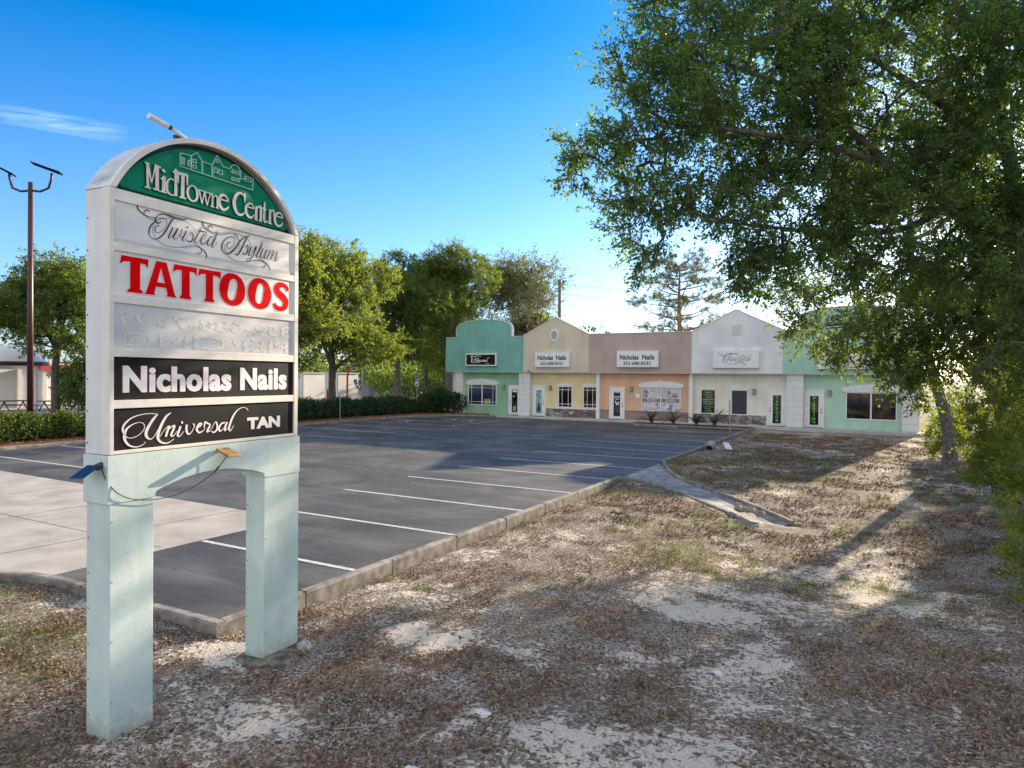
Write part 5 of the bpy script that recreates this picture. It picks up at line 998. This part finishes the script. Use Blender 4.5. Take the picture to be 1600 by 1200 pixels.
# ---- the pine
def pine(loc, h, seed):
    rng = np.random.default_rng(seed); x, y = loc; rg = random.Random(seed); limbs = [[(x, y, 0, .38), (x+.1, y, h*.4, .30), (x-.05, y, h*.7, .20), (x, y, h*.97, .05)]]; ell = []
    for k_ in range(42):
        f = .42+.56*k_/41; z = h*(f+rg.uniform(-.03, .03)); a_ = k_*2.4+rg.uniform(-.5, .5); ln = (3.9*math.sin(min(1, (f-.36)/.30)*1.57)*(1-max(0, f-.72)/.34)+.5)*rg.uniform(.8, 1.1); ln = (4.5*math.sqrt(max(0, 1-((f-.66)/.37)**2))+.2)*rg.uniform(.75, 1.08); c_ = (x+ln*math.cos(a_), y+ln*math.sin(a_), z+ln*rg.uniform(.05, .42)+.2)
        limbs.append([(x, y, z, .09), (x+ln*.5*math.cos(a_), y+ln*.5*math.sin(a_), z+ln*.08, .06), (*c_, .02)]); ell.append(ellip(c_, (1.05, 1.05, .38), 1.)); ell.append(ellip((x+ln*.6*math.cos(a_), y+ln*.6*math.sin(a_), z+ln*.2), (.8,.8,.3), .5))
    return tree('pine_tree', (x, y, 0), 'tall pine with an open rounded crown standing behind the mauve shop', 'pine', limbs, ell, 850, lf_pine, mat('pine_bark', (.20,.12,.085), .95, col2=(.34,.22,.17), nscale=6), seed, sprays=4, per=11, L=.20, sl=(.18,.42), twig=.012, droop=-.2, lw=.22)
pine((-20.3,75), 15.9, 61)
# ---- understorey and far wood
rng = np.random.default_rng(9)
def mass(name, boxes, n, L, lm, label, seed=1, **k):
    """leafy mass: leaves on lumpy mounds"""
    rng = np.random.default_rng(seed); C_ = []; 
    for (x0, x1, y0, y1, z0, z1, cnt) in boxes:
        c = np.stack([rng.uniform(x0, x1, cnt), rng.uniform(y0, y1, cnt), rng.uniform(z0, z1, cnt)], 1); C_.append(c)
    C_ = np.concatenate(C_); per = n//len(C_); u = rng.normal(size=(len(C_), per, 3)); u /= np.linalg.norm(u, axis=2, keepdims=True); rr = k.pop('r', .8)*rng.uniform(.6, 1.3, (len(C_), 1, 1))
    P = (C_[:, None]+u*rr*rng.uniform(.5, 1, (len(C_), per, 1))**.4).reshape(-1, 3); P[:, 2] = np.maximum(P[:, 2], k.get('zmin', .1)); k.pop('zmin', None)
    V, Q = leaves(P, u.reshape(-1, 3)+rng.normal(size=P.shape)*.7, L*rng.uniform(.6, 1.3, len(P)), rng, .6)
    return link(name, npmesh(name, V, Q), lm, label=label, **k)
mass('wood', [(-60,-34,66,84,.5,4,90), (-48,-36,76,80,3,8,60), (-85,-52,70,86,.5,5,90), (-28,-12,88,96,.5,6,60), (-120,-70,30,95,.5,4.5,120), (8,60,58,90,.5,7,130), (18,50,30,58,.5,4,60)], 60000, .42, lf_mid, 'far belt of trees and undergrowth', 3, kind='stuff', r=2.0)
mass('undergrowth', [(5.5,16,28,50,.3,1.6,60), (4.2,7,24,34,.2,.8,20)], 22000, .16, lf_lit, 'sunlit leafy undergrowth on the bank beyond the oaks', 12, kind='stuff', r=.9)
mass('wood', [(-100,-40,96,110,.5,9,130)], 26000, .7, lf_dark, 'dark belt of woodland on the horizon', 4, kind='stuff', r=2.8)
# hedges: a clipped leafy row each
def hedge(name, pl, wd, h, label, n, lm, seed, L=.09, **k):
    rng = np.random.default_rng(seed); pl = np.array(pl, float); sl_ = np.hypot(*np.diff(pl, axis=0).T); s = rng.uniform(0, sl_.sum(), n); cs = np.concatenate([[0], np.cumsum(sl_)]); i = np.clip(np.searchsorted(cs, s)-1, 0, len(sl_)-1)
    t_ = ((s-cs[i])/sl_[i])[:, None]; c = pl[i]*(1-t_)+pl[i+1]*t_; d = (pl[i+1]-pl[i])/sl_[i][:, None]; nn = np.stack([-d[:, 1], d[:, 0]], 1)
    a_ = rng.uniform(0, math.pi, n); lump = .75+.5*fbm(s*1.3, s*0+seed, 1., 3, seed); rr = rng.uniform(.55, 1, n)**.35*lump
    P = np.stack([c[:, 0]+nn[:, 0]*wd*np.cos(a_)*rr, c[:, 1]+nn[:, 1]*wd*np.cos(a_)*rr, .15+h*np.abs(np.sin(a_))**.6*rr*rng.uniform(.35, 1, n)**.35], 1)
    V, Q = leaves(P, rng.normal(size=(n, 3))+np.array([0, 0, .5]), L*rng.uniform(.6, 1.3, n), rng, .6)
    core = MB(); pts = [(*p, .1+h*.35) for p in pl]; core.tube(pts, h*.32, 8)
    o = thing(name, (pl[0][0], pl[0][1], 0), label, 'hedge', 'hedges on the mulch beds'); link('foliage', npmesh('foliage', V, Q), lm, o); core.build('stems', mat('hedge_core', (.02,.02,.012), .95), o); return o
hedge('hedge', [(-31.6,10.6), (-31.9,16), (-31.9,23.6)], .75, 1.12, 'clipped sunlit green hedge left of the sign at the foot of the lamp post', 26000, lf_hedge, 71, L=.12)
hedge('hedge', [(-45.5,6.6), (-38,9.4), (-32.2,10.6)], .7, 1.05, 'clipped hedge running out of the left edge of the frame', 9000, lf_hedge, 72, L=.12)
hedge('hedge', [(-32.0,25.0), (-32.2,31), (-32.3,36), (-31.8,40), (-31.0,43.2)], .95, 1.25, 'dark low hedge between the sign and the green shop', 26000, lf_dark, 73, L=.13)
mass('shrub', [(-30.6,-28.9,42.6,44.2,.5,1.6,16), (-32.6,-30.6,42.8,45.2,.4,1.2,14)], 9000, .15, lf_dark, 'dark bushy shrub against the corner of the green shop', 8, cat='shrub', r=.62, zmin=.12)
# ---- sago palms in the bed
def sago(loc, r, seed, label):
    rg = random.Random(seed); x, y = loc; o = thing('sago_palm', (x, y, 0), label, 'palm', 'sago palms in the bed before the peach shop'); MB().tube([(x, y, .05), (x, y, .3)], [.12, .09], 8).build('trunk', mbark_d, o); m = MB()
    for k_ in range(26):
        a_ = k_*2.399; el = rg.uniform(.25, 1.25); ln = r*rg.uniform(.8, 1.1); pts = []
        for q in np.linspace(0, 1, 7): pts.append(Vector((x+ln*q*math.cos(el)*math.cos(a_), y+ln*q*math.cos(el)*math.sin(a_), .28+ln*(q*math.sin(el)-.42*q*q))))
        s_ = Vector((-math.sin(a_), math.cos(a_), 0)); m.tube(pts, [.01]*6+[.004], 3, cap=False)
        for q in range(1, 7):
            for sg_ in (1, -1):
                for f in (0, .5):
                    p = pts[q-1].lerp(pts[q], f); d = (pts[q]-pts[q-1]).normalized(); e = p+s_*sg_*.16*(1-.55*q/7)+d*.09-Vector((0, 0, .02)); m.add([p, p+d*.035, e], [(0, 1, 2)])
    m.build('fronds', lf_dark, o)
for (x_, y_, r_), sd_, lb in zip([(-12.95,41.6,1.25), (-11.55,41.5,1.55), (-10.15,41.7,.95), (-9.0,41.5,1.6)], (1, 2, 3, 4), ('small sago palm at the left end of the planting bed', 'full sago palm under the right half of the poster window', 'smallest sago palm in the planting bed at the white pilaster', 'dark wide sago palm at the right end of the planting bed')): sago((x_, y_), r_, sd_, lb)
# ------------------------------------------------------------------ street furniture
mmaroon = mat('maroon_paint', (.06,.012,.016), .45); mled = mat('lamp_head', (.012,.012,.016), .9, spec=.1)
lp = thing('lamp_post', (-32.4,15.45,0), 'tall red-brown twin-headed parking lot lamp post at the left edge', 'lamp post')
MB().tube([(-32.4,15.45,.1), (-32.4,15.45,11.2)], [.13, .09], 12).build('pole', mmaroon, lp, smooth=True)
MB().tube([(-32.4,15.45,.1), (-32.4,15.45,.7)], .26, 12).build('base', mkerb, lp)
for s_ in (-1, 1):
    ux, uy = .71*s_, .40*s_ +.0
    P = [(-32.4,15.45,10.85), (-32.4+ux*.5,15.45+uy*.5,10.80), (-32.4+ux*.95,15.45+uy*.95,10.95), (-32.4+ux*1.1,15.45+uy*1.1,11.35), (-32.4+ux*1.12,15.45+uy*1.12,11.6)]
    MB().tube(P, .05, 8).build('arm', mmaroon, lp, smooth=True); hx, hy = -32.4+ux*1.12, 15.45+uy*1.12
    if s_ < 0: q = [(hx+.2*1, hy+.1, 11.45), (hx-1.0, hy-.55, 12.15)]
    else: q = [(hx+.35, hy+.2, 11.55), (hx-.55, hy-.5, 11.95)]
    a_, b_ = Vector(q[0]), Vector(q[1]); d = (b_-a_); nn = Vector((.35, -.6, .15)).normalized()*.13; up = Vector((0, 0, .07))
    MB().add([a_-nn, a_+nn, b_+nn, b_-nn, a_-nn+up, a_+nn+up, b_+nn+up*.6, b_-nn+up*.6], [(0,3,2,1),(4,5,6,7),(0,1,5,4),(1,2,6,5),(2,3,7,6),(3,0,4,7)]).build('lamp_head', mled, lp)
# utility pole and its wires
mwood = mat('pole_wood', (.14,.10,.075), .9, col2=(.24,.18,.14), nscale=8)
up = thing('utility_pole', (-27.1,58,0), 'bare wooden utility pole rising behind the cream gabled shop', 'utility pole'); MB().tube([(-27.1,58,0), (-27.1,58,12.2)], [.19, .14], 10).build('pole', mwood, up)
m = MB(); 
for z_ in (11.85, 10.1): m.tube([(-27.1,58,z_-.1), (-26.7,58.0,z_)], .04, 6).tube([(-26.7,58,z_-.02), (-26.7,58,z_+.16)], .06, 8)
m.build('insulator', mled, up)
mwire = mat('wire', (.12,.12,.13), .6)
for k_, z_ in enumerate((11.75, 10.75, 9.75, 8.3)):
    P = [(-26.8+36*t_, 58+52*t_, z_-.9*4*t_*(1-t_)*.4) for t_ in np.linspace(0, 1, 15)]
    MB().tube(P, .016, 4).build('power_line', mwire, label=('highest', 'second highest', 'third', 'lowest')[k_]+' of the four wires running right from the utility pole', cat='wire', group='wires strung from the utility pole')
# accessible-parking signs, marker stakes
mblue = mat('sign_blue', (.01,.08,.42), .4); mgalv = mat('galvanised', (.36,.38,.38), .5, metal=.4)
def psign(x, y, h, tilt, label):
    o = thing('parking_sign', (x, y, 0), label, 'sign', 'blue and white accessible parking signs'); MB().tube([(x, y, .1), (x+tilt*.45, y, h)], .025, 6).build('post', mgalv, o)
    cx, cz = x+tilt*.5, h; a_ = -tilt*.9; ca, sa = math.cos(a_), math.sin(a_)
    F_ = Frame((cx, y-.05, cz), (ca, 0, sa), (-sa, 0, ca)); m = MB(); m.add([F_.p(u, v_, w_) for w_ in (0, -.012) for u, v_ in ((-.17,-.36), (.17,-.36), (.17,.36), (-.17,.36))], [(0,1,2,3),(7,6,5,4),(0,4,5,1),(1,5,6,2),(2,6,7,3),(3,7,4,0)]); b_ = m.build('plate', mwhite, o)
    m = MB(); m.add([F_.p(u, v_, .003) for u, v_ in ((-.15,-.02), (.15,-.02), (.15,.34), (-.15,.34))], [(0,1,2,3)]); m.add([F_.p(u, v_, .003) for u, v_ in ((-.10,-.30), (.10,-.30), (.10,-.16), (-.10,-.16))], [(0,1,2,3)]); m.build('blue_field', mblue, b_)
    m = MB(); ribbon(m, F_, [(.06*math.cos(t_), .10+.06*math.sin(t_), .02) for t_ in np.linspace(2.4, 6.9, 12)], h=.005, smooth=False); ribbon(m, F_, [(-.02,.26,.03), (-.01,.15,.03), (.06,.14,.02), (.10,.06,.02)], h=.005, smooth=False); m.build('symbol', mwv, b_)
psign(-33.0,37.0, 2.35, -.5, 'tilted blue and white accessible parking sign beside the grey utility box'); psign(-31.2,41.4, 2.55, 0, 'upright blue and white accessible parking sign in front of the thick trunk')
MB().tube([(-30.3,32.2,.1), (-30.33,32.2,1.75)], .02, 6).build('marker_stake', mgalv, label='thin bare metal stake at the kerb in front of the dark hedge', cat='stake')
MB().tube([(-7.55,38.6,0), (-7.58,38.6,1.75)], .028, 6).box(-7.62, -7.54, 38.58, 38.62, .9, 1.8).build('sign_post', mgalv, label='thin bare metal sign post at the grass corner before the white shop', cat='post')
# the utility box beyond the hedge, red clearance frame, silver pole
MB().box(-40.8,-39.9,46.0,46.7,.15,2.0).box(-40.85,-39.85,45.95,46.75,2.0,2.07).build('utility_box', mat('box_tan', (.26,.23,.22), .7, col2=(.32,.29,.28)), label='tan metal utility box standing beyond the dark hedge', cat='utility box', bevel=.02)
mredp = mat('red_paint', (.62,.035,.03), .5)
o = thing('clearance_frame', (-43.0,47,0), 'bright red bent pipe frame between the forked trunk and the silver pole', 'frame')
MB().tube([tuple(p[:3]) for p in smoothpts([(-43.2,46.8,.1,0), (-43.2,46.8,2.2,0), (-43.1,46.8,3.3,0), (-42.8,47.0,3.75,0), (-41.8,47.5,3.75,0)], 5)], .085, 8).build('pipe', mredp, o)
MB().tube([(-42.0,43,.1), (-41.9,43,1.7), (-41.5,43,.1)], .09, 8).build('foot', mredp, o)
MB().tube([(-42.4,48.0,.1), (-42.4,48.0,6.4)], .12, 10).build('steel_pole', mgalv, label='straight silver pole just right of the red frame', cat='pole')
# ---- buildings and picnic tables on the far left
mwb = mat('panel_building', (.66,.65,.61), .7, col2=(.76,.75,.71), nscale=.7); mgb = mat('rib_grey', (.30,.31,.33), .7)  # white panels, and the plain grey of the shed ribs
o = thing('car_wash_building', (-58,24,0), 'long low white panelled building with a red roof edge behind the picnic tables', 'building')
MB().box(-66,-60,8,34,.1,3.5).build('wall', mwb, o)
for y_ in (20.2, 24.5, 27.6, 29.4, 31.6, 33.4): MB().box(-60.01,-59.75,y_,y_+.3,.1,3.2).build('pilaster', mwhite, o)
MB().box(-66.4,-59.6,29.2,34.2,3.2,3.55).build('red_fascia', mredp, o); MB().box(-66.4,-59.8,7.8,34.1,3.5,3.7).build('roof', mwhite, o)
o = thing('canopy', (-57.6,26.0,0), 'white domed canopy with a dark rim at the far left edge', 'canopy'); dm = MB(); n = 24
vs = [(-57.6+2.4*math.sin(f*1.5)*math.cos(2*math.pi*j/n), 26.0+2.4*math.sin(f*1.5)*math.sin(2*math.pi*j/n), 3.6+1.4*math.cos(f*1.5)) for f in np.linspace(0, 1, 6) for j in range(n)]
dm.add(vs, [(i*n+j, (i+1)*n+j, (i+1)*n+(j+1) % n, i*n+(j+1) % n) for i in range(5) for j in range(n)]).build('dome', mwb, o, smooth=True)
m = MB(); m.tube([(-57.6+2.4*math.cos(t_), 26.0+2.4*math.sin(t_), 3.62) for t_ in np.linspace(0, 6.283, 25)], .16, 6).build('rim', mmaroon, o)
for t_ in (.5, 2.1, 3.6, 5.2): MB().tube([(-57.6+2.1*math.cos(t_), 26.0+2.1*math.sin(t_), .1), (-57.6+2.1*math.cos(t_), 26.0+2.1*math.sin(t_), 3.6)], .12, 8).build('post', mwhite, o)
mtab = mat('table_dark', (.07,.065,.06), .7)
def ptable(x, y, umb, label):
    o = thing('picnic_table', (x, y, 0), label, 'picnic table', 'picnic tables in front of the white building'); MB().box(x-.4,x+.4,y-.9,y+.9,.86,.92).build('table_top', mtab, o)
    for s_ in (-.8, .8): MB().box(x+s_-.14,x+s_+.14,y-.9,y+.9,.56,.60).build('bench', mtab, o)
    for y_ in (y-.6, y+.6): MB().add([(x-.8,y_,.15),(x-.72,y_,.15),(x+.12,y_,.86),(x+.02,y_,.86),(x-.8,y_+.06,.15),(x-.72,y_+.06,.15),(x+.12,y_+.06,.86),(x+.02,y_+.06,.86)], [(0,1,2,3),(7,6,5,4),(0,3,7,4),(1,2,6,5)]).add([(x+.8,y_,.15),(x+.72,y_,.15),(x-.12,y_,.86),(x-.02,y_,.86),(x+.8,y_+.06,.15),(x+.72,y_+.06,.15),(x-.12,y_+.06,.86),(x-.02,y_+.06,.86)], [(3,2,1,0),(4,5,6,7),(0,3,7,4),(1,2,6,5)]).build('leg', mtab, o)
    if umb: MB().tube([(x, y, .1), (x, y, 3.1)], .03, 6).build('umbrella_pole', mtab, o)
ptable(-55.4, 25.3, False, 'leftmost picnic table under the domed canopy'); ptable(-53.3, 26.9, True, 'middle picnic table with a thin pole right of the lamp post'); ptable(-56.2, 30.0, True, 'rightmost picnic table with a pole beside the white sign edge')
for (x_, y_, sx_, lb) in ((-56.4, 54.5, 1.3, 'pale box trailer seen left of the forked trunk'), (-53.1, 56.6, 1.0, 'white panelled shed seen right of the forked trunk')):
    o = thing('storage_shed', (x_, y_, 0), lb, 'shed', 'white sheds beyond the left trees'); MB().box(x_-sx_,x_+sx_,y_-1.6,y_+1.6,.3,3.1).build('wall', mwb, o, bevel=.03); m = MB()
    for k_ in range(7): m.box(x_-sx_+.3+k_*sx_*.27,x_-sx_+.36+k_*sx_*.27,y_-1.63,y_-1.6,.4,3.2)
    m.build('rib', mgb, o); MB().box(x_-sx_-.1,x_+sx_+.1,y_-1.7,y_+1.7,3.1,3.2).build('roof', mwhite, o)
# ---- bits on the ground
o = thing('landscape_light', (-6.35,29.2,0), 'toppled globe lamp with its flat white cap lying on the grass by the kerb', 'lamp'); z_ = gz(-6.35, 29.2)
MB().ball((-6.45,29.1,z_+.2), .19, 16, 10).build('globe', mat('globe', (.34,.31,.30), .6), o, smooth=True); MB().ball((-6.5,28.95,z_+.08), .12, 10, 6).build('collar', mled, o)
MB().add([(-6.1,29.7,z_+.30),(-5.86,29.75,z_+.27),(-5.6,29.2,z_+.08),(-5.86,29.1,z_+.10),(-6.1,29.7,z_+.26),(-5.86,29.75,z_+.23),(-5.6,29.2,z_+.04),(-5.86,29.1,z_+.06)], [(0,1,2,3),(7,6,5,4),(0,4,5,1),(1,5,6,2),(2,6,7,3),(3,7,4,0)]).build('cap', mwhite, o)
mlit = mat('litter_white', (.62,.62,.62), .7); rb = mat('rubble', (.15,.12,.11), .9, col2=(.38,.30,.27), nscale=20)
lit = [(-1.55,7.45,.05,'small white ball of litter in the middle of the foreground sand'), (-3.15,5.2,.06,'crumpled white scrap of litter lower left of the foreground'), (-3.15,4.15,.07,'larger crumpled white scrap near the bottom edge'), (-5.0,3.05,.05,'white scrap on the ground between the sign legs and the bottom edge')]
for k_, (x_, y_, r_, lb) in enumerate(lit): rock('litter', (x_, y_, gz(x_, y_)+r_*.25), r_, (1.3,.9,.5), mlit, 90+k_, n=10, rough=.5, label=lb, cat='litter', group='white scraps of litter on the ground')
for k_, (x_, y_, r_) in enumerate([(-3.05,17.0,.14),(-2.8,16.75,.11),(-2.55,16.6,.13),(-3.2,17.35,.09),(-2.75,17.0,.08)]): rock('rubble', (x_, y_, -.12+.03*(k_ % 2)), r_, (1.2,1,.6), rb, 60+k_, n=12, rough=.45, label='broken brown brick rubble lying in the lower end of the drainage channel', cat='rubble', group='rubble in the drainage channel')
x_, y_ = -5.25, 14.5
m = MB(); rg = random.Random(5)
for k_ in range(9): a_ = rg.uniform(0, 6.28); m.tube([(x_, y_, gz(x_, y_)+.05), (x_+.12*math.cos(a_), y_+.12*math.sin(a_), gz(x_, y_)+.10), (x_+.24*math.cos(a_), y_+.24*math.sin(a_), gz(x_, y_)+.04)], [.03,.02,.006], 5)
m.build('dead_branch', mbark_d, label='dark broken tuft of dead branch on the sunlit grass near the kerb', cat='branch')
for k_, (pts, lb) in enumerate([([(-2.35,7.0),(-2.1,7.05),(-1.85,6.9)], 'pale thin stick left of the white ball of litter'), ([(-4.1,4.3),(-3.85,4.5),(-3.6,4.85)], 'thin pale stick on the sand low in the foreground'), ([(.2,11.2),(.6,11.5),(1.0,11.5)], 'thin fallen twig under the right-hand oaks')]):
    MB().tube([(a, b, gz(a, b)+.025) for a, b in pts], [.008,.007,.004], 5).build('stick', mat('dry_wood', (.30,.24,.19), .9), label=lb, cat='stick', group='sticks lying on the sand')
# ---- ground cover
rng = np.random.default_rng(77)
def scatter(n, x0, x1, y0, y1, dens):
    x = rng.uniform(x0, x1, n); y = rng.uniform(y0, y1, n); keep = rng.uniform(size=n) < dens(x, y)
    d = segdist(x, y, FLC, FLW); keep &= ~(inpoly(x, y, LOTPOLY) | (polydist(x, y, LOTPOLY) < .19)) & ~((d < .2) & (y > 15.7)) & (y < 42.9)
    return x[keep], y[keep]
def flat_leaves(x, y, L, name, m_, label, tilt=.45, wr=.5):
    n = len(x); a_ = rng.uniform(0, 6.283, n); ax = np.stack([np.cos(a_), np.sin(a_), rng.normal(size=n)*tilt], 1); ax /= np.linalg.norm(ax, axis=1, keepdims=True); s = np.stack([-np.sin(a_), np.cos(a_), rng.normal(size=n)*tilt], 1); s /= np.linalg.norm(s, axis=1, keepdims=True)
    Lr = (L*rng.uniform(.5, 1.3, n))[:, None]; P = np.stack([x, y, ground0(x, y)+.008+rng.uniform(0, .02, n)], 1); up_ = np.array([[0, 0, 1.]])
    V = np.stack([P-ax*Lr*.5+up_*Lr*.12, P+s*Lr*wr*.5, P+ax*Lr*.5+up_*Lr*.12, P-s*Lr*wr*.5], 1).reshape(-1, 3); V[:, 2] += 0
    return link(name, npmesh(name, V, (np.arange(n)*4)[:, None]+np.arange(4)), m_, label=label, kind='stuff')
lf_brown = leafmat('fallen_leaf', (.065,.034,.020), (.34,.205,.12), 0, rough=1); lf_tan = leafmat('fallen_leaf_pale', (.20,.15,.11), (.50,.42,.33), 0, rough=1)
dn1 = lambda x, y: np.clip(.50-(sandf(x, y)-.52)*5, .05, 1)*np.clip((fbm(x, y, 1.6, 4, 301)-.40)*6, .03, 1)
x, y = scatter(160000, -12.8, 4.5, 1.2, 13.5, dn1); flat_leaves(x, y, .042, 'fallen_leaves', lf_brown, 'carpet of dead brown oak leaves over the sandy foreground')
x, y = scatter(90000, -6.8, 7, 13.5, 40, dn1); flat_leaves(x, y, .08, 'fallen_leaves', lf_brown, 'dead leaves over the farther grass and the bank')
x, y = scatter(90000, -12.8, 4.5, 1.2, 20, lambda x, y: np.clip(.42-(sandf(x, y)-.56)*3, .04, 1)*.8); flat_leaves(x, y, .036, 'fallen_leaves', lf_tan, 'pale dry leaves and chips among the brown litter')
x, y = scatter(26000, -9.5, 3.5, 1.2, 8.5, dn1); flat_leaves(x, y, .062, 'fallen_leaves', leafmat('curled_leaf', (.10,.060,.040), (.36,.26,.18), 0, rough=1), 'larger curled oak leaves lying on top close to the camera', tilt=1.0, wr=.42)
x, y = scatter(9000, -9.5, 4, 1.2, 16, dn1); flat_leaves(x, y, .13, 'twigs', leafmat('twig', (.10,.08,.065), (.34,.29,.24), 0, rough=1), 'small broken twigs strewn through the leaf litter', tilt=.25, wr=.06)
def blades(x, y, h, name, m_, label, per=1, wr=.09):
    n = len(x); a_ = rng.uniform(0, 6.283, n); ln = rng.uniform(.2, 1.1, n); ax = np.stack([np.cos(a_)*ln, np.sin(a_)*ln, np.ones(n)], 1); ax /= np.linalg.norm(ax, axis=1, keepdims=True); s = np.stack([-np.sin(a_), np.cos(a_), 0*a_], 1)
    H = (h*rng.uniform(.5, 1.3, n))[:, None]; P = np.stack([x, y, ground0(x, y)-.004], 1); V = np.stack([P-s*H*wr, P+s*H*wr, P+ax*H+s*H*.01, P+ax*H-s*H*.01], 1).reshape(-1, 3)
    return link(name, npmesh(name, V, (np.arange(n)*4)[:, None]+np.arange(4)), m_, label=label, kind='stuff')
lf_grass = leafmat('grass_blade', (.045,.085,.018), (.20,.21,.07), .3, (2, 1.9, .8)); lf_dry = leafmat('dry_grass', (.15,.12,.06), (.34,.29,.17), .2, (1.5, 1.4, .9))
gd = lambda x, y: np.clip((grassf(x, y)-.525)*7, 0, 1)*np.clip((fbm(x, y, 5, 3, 401)-.42)*6, .02, 1)
x, y = scatter(150000, -12.8, 4, 1.2, 12, gd); blades(x, y, .042, 'grass', lf_grass, 'sparse green grass tufts in the sandy foreground')
x, y = scatter(160000, -6.8, 3, 12, 40, gd); blades(x, y, .06, 'grass', lf_grass, 'green grass on the farther strip beside the drainage channel', wr=.14)
x, y = scatter(120000, -12.8, 4.5, 1.2, 30, lambda x, y: np.clip((grassf(x, y)-.49)*5, .02, .8)); blades(x, y, .05, 'grass', lf_dry, 'dry straw-coloured grass stubble', wr=.1)
# leafy weed rosettes
cx_ = rng.uniform(-9, 2, 380); cy_ = rng.uniform(2.5, 14, 380); kk = rng.uniform(size=380) < np.clip((grassf(cx_, cy_)-.46)*5, .05, .8); kk &= ~(inpoly(cx_, cy_, LOTPOLY) | (polydist(cx_, cy_, LOTPOLY) < .25)); cx_, cy_ = cx_[kk], cy_[kk]
x = np.repeat(cx_, 70)+rng.normal(size=len(cx_)*70)*.055; y = np.repeat(cy_, 70)+rng.normal(size=len(cx_)*70)*.055
blades(x, y, .045, 'weeds', leafmat('weed_leaf', (.045,.075,.022), (.14,.18,.06), .3), 'small green weed clumps dotted over the sand', wr=.13)
# wood chips over the left mulch bed
xx = rng.uniform(-34.4, -30.1, 40000); yy = rng.uniform(10.3, 45, 40000); k2 = inpoly(xx, yy, lb_) & (xx < -30.3); n = k2.sum(); P = np.stack([xx[k2], yy[k2], np.full(n, .13)], 1)
V, Q = leaves(P, rng.normal(size=(n, 3))*np.array([1, 1, .25]), rng.uniform(.05, .14, n), rng, .4); link('wood_chips', npmesh('wood_chips', V, Q), leafmat('chip', (.12,.05,.025), (.42,.21,.11), 0), label='orange-brown bark chips under the hedges', kind='stuff')
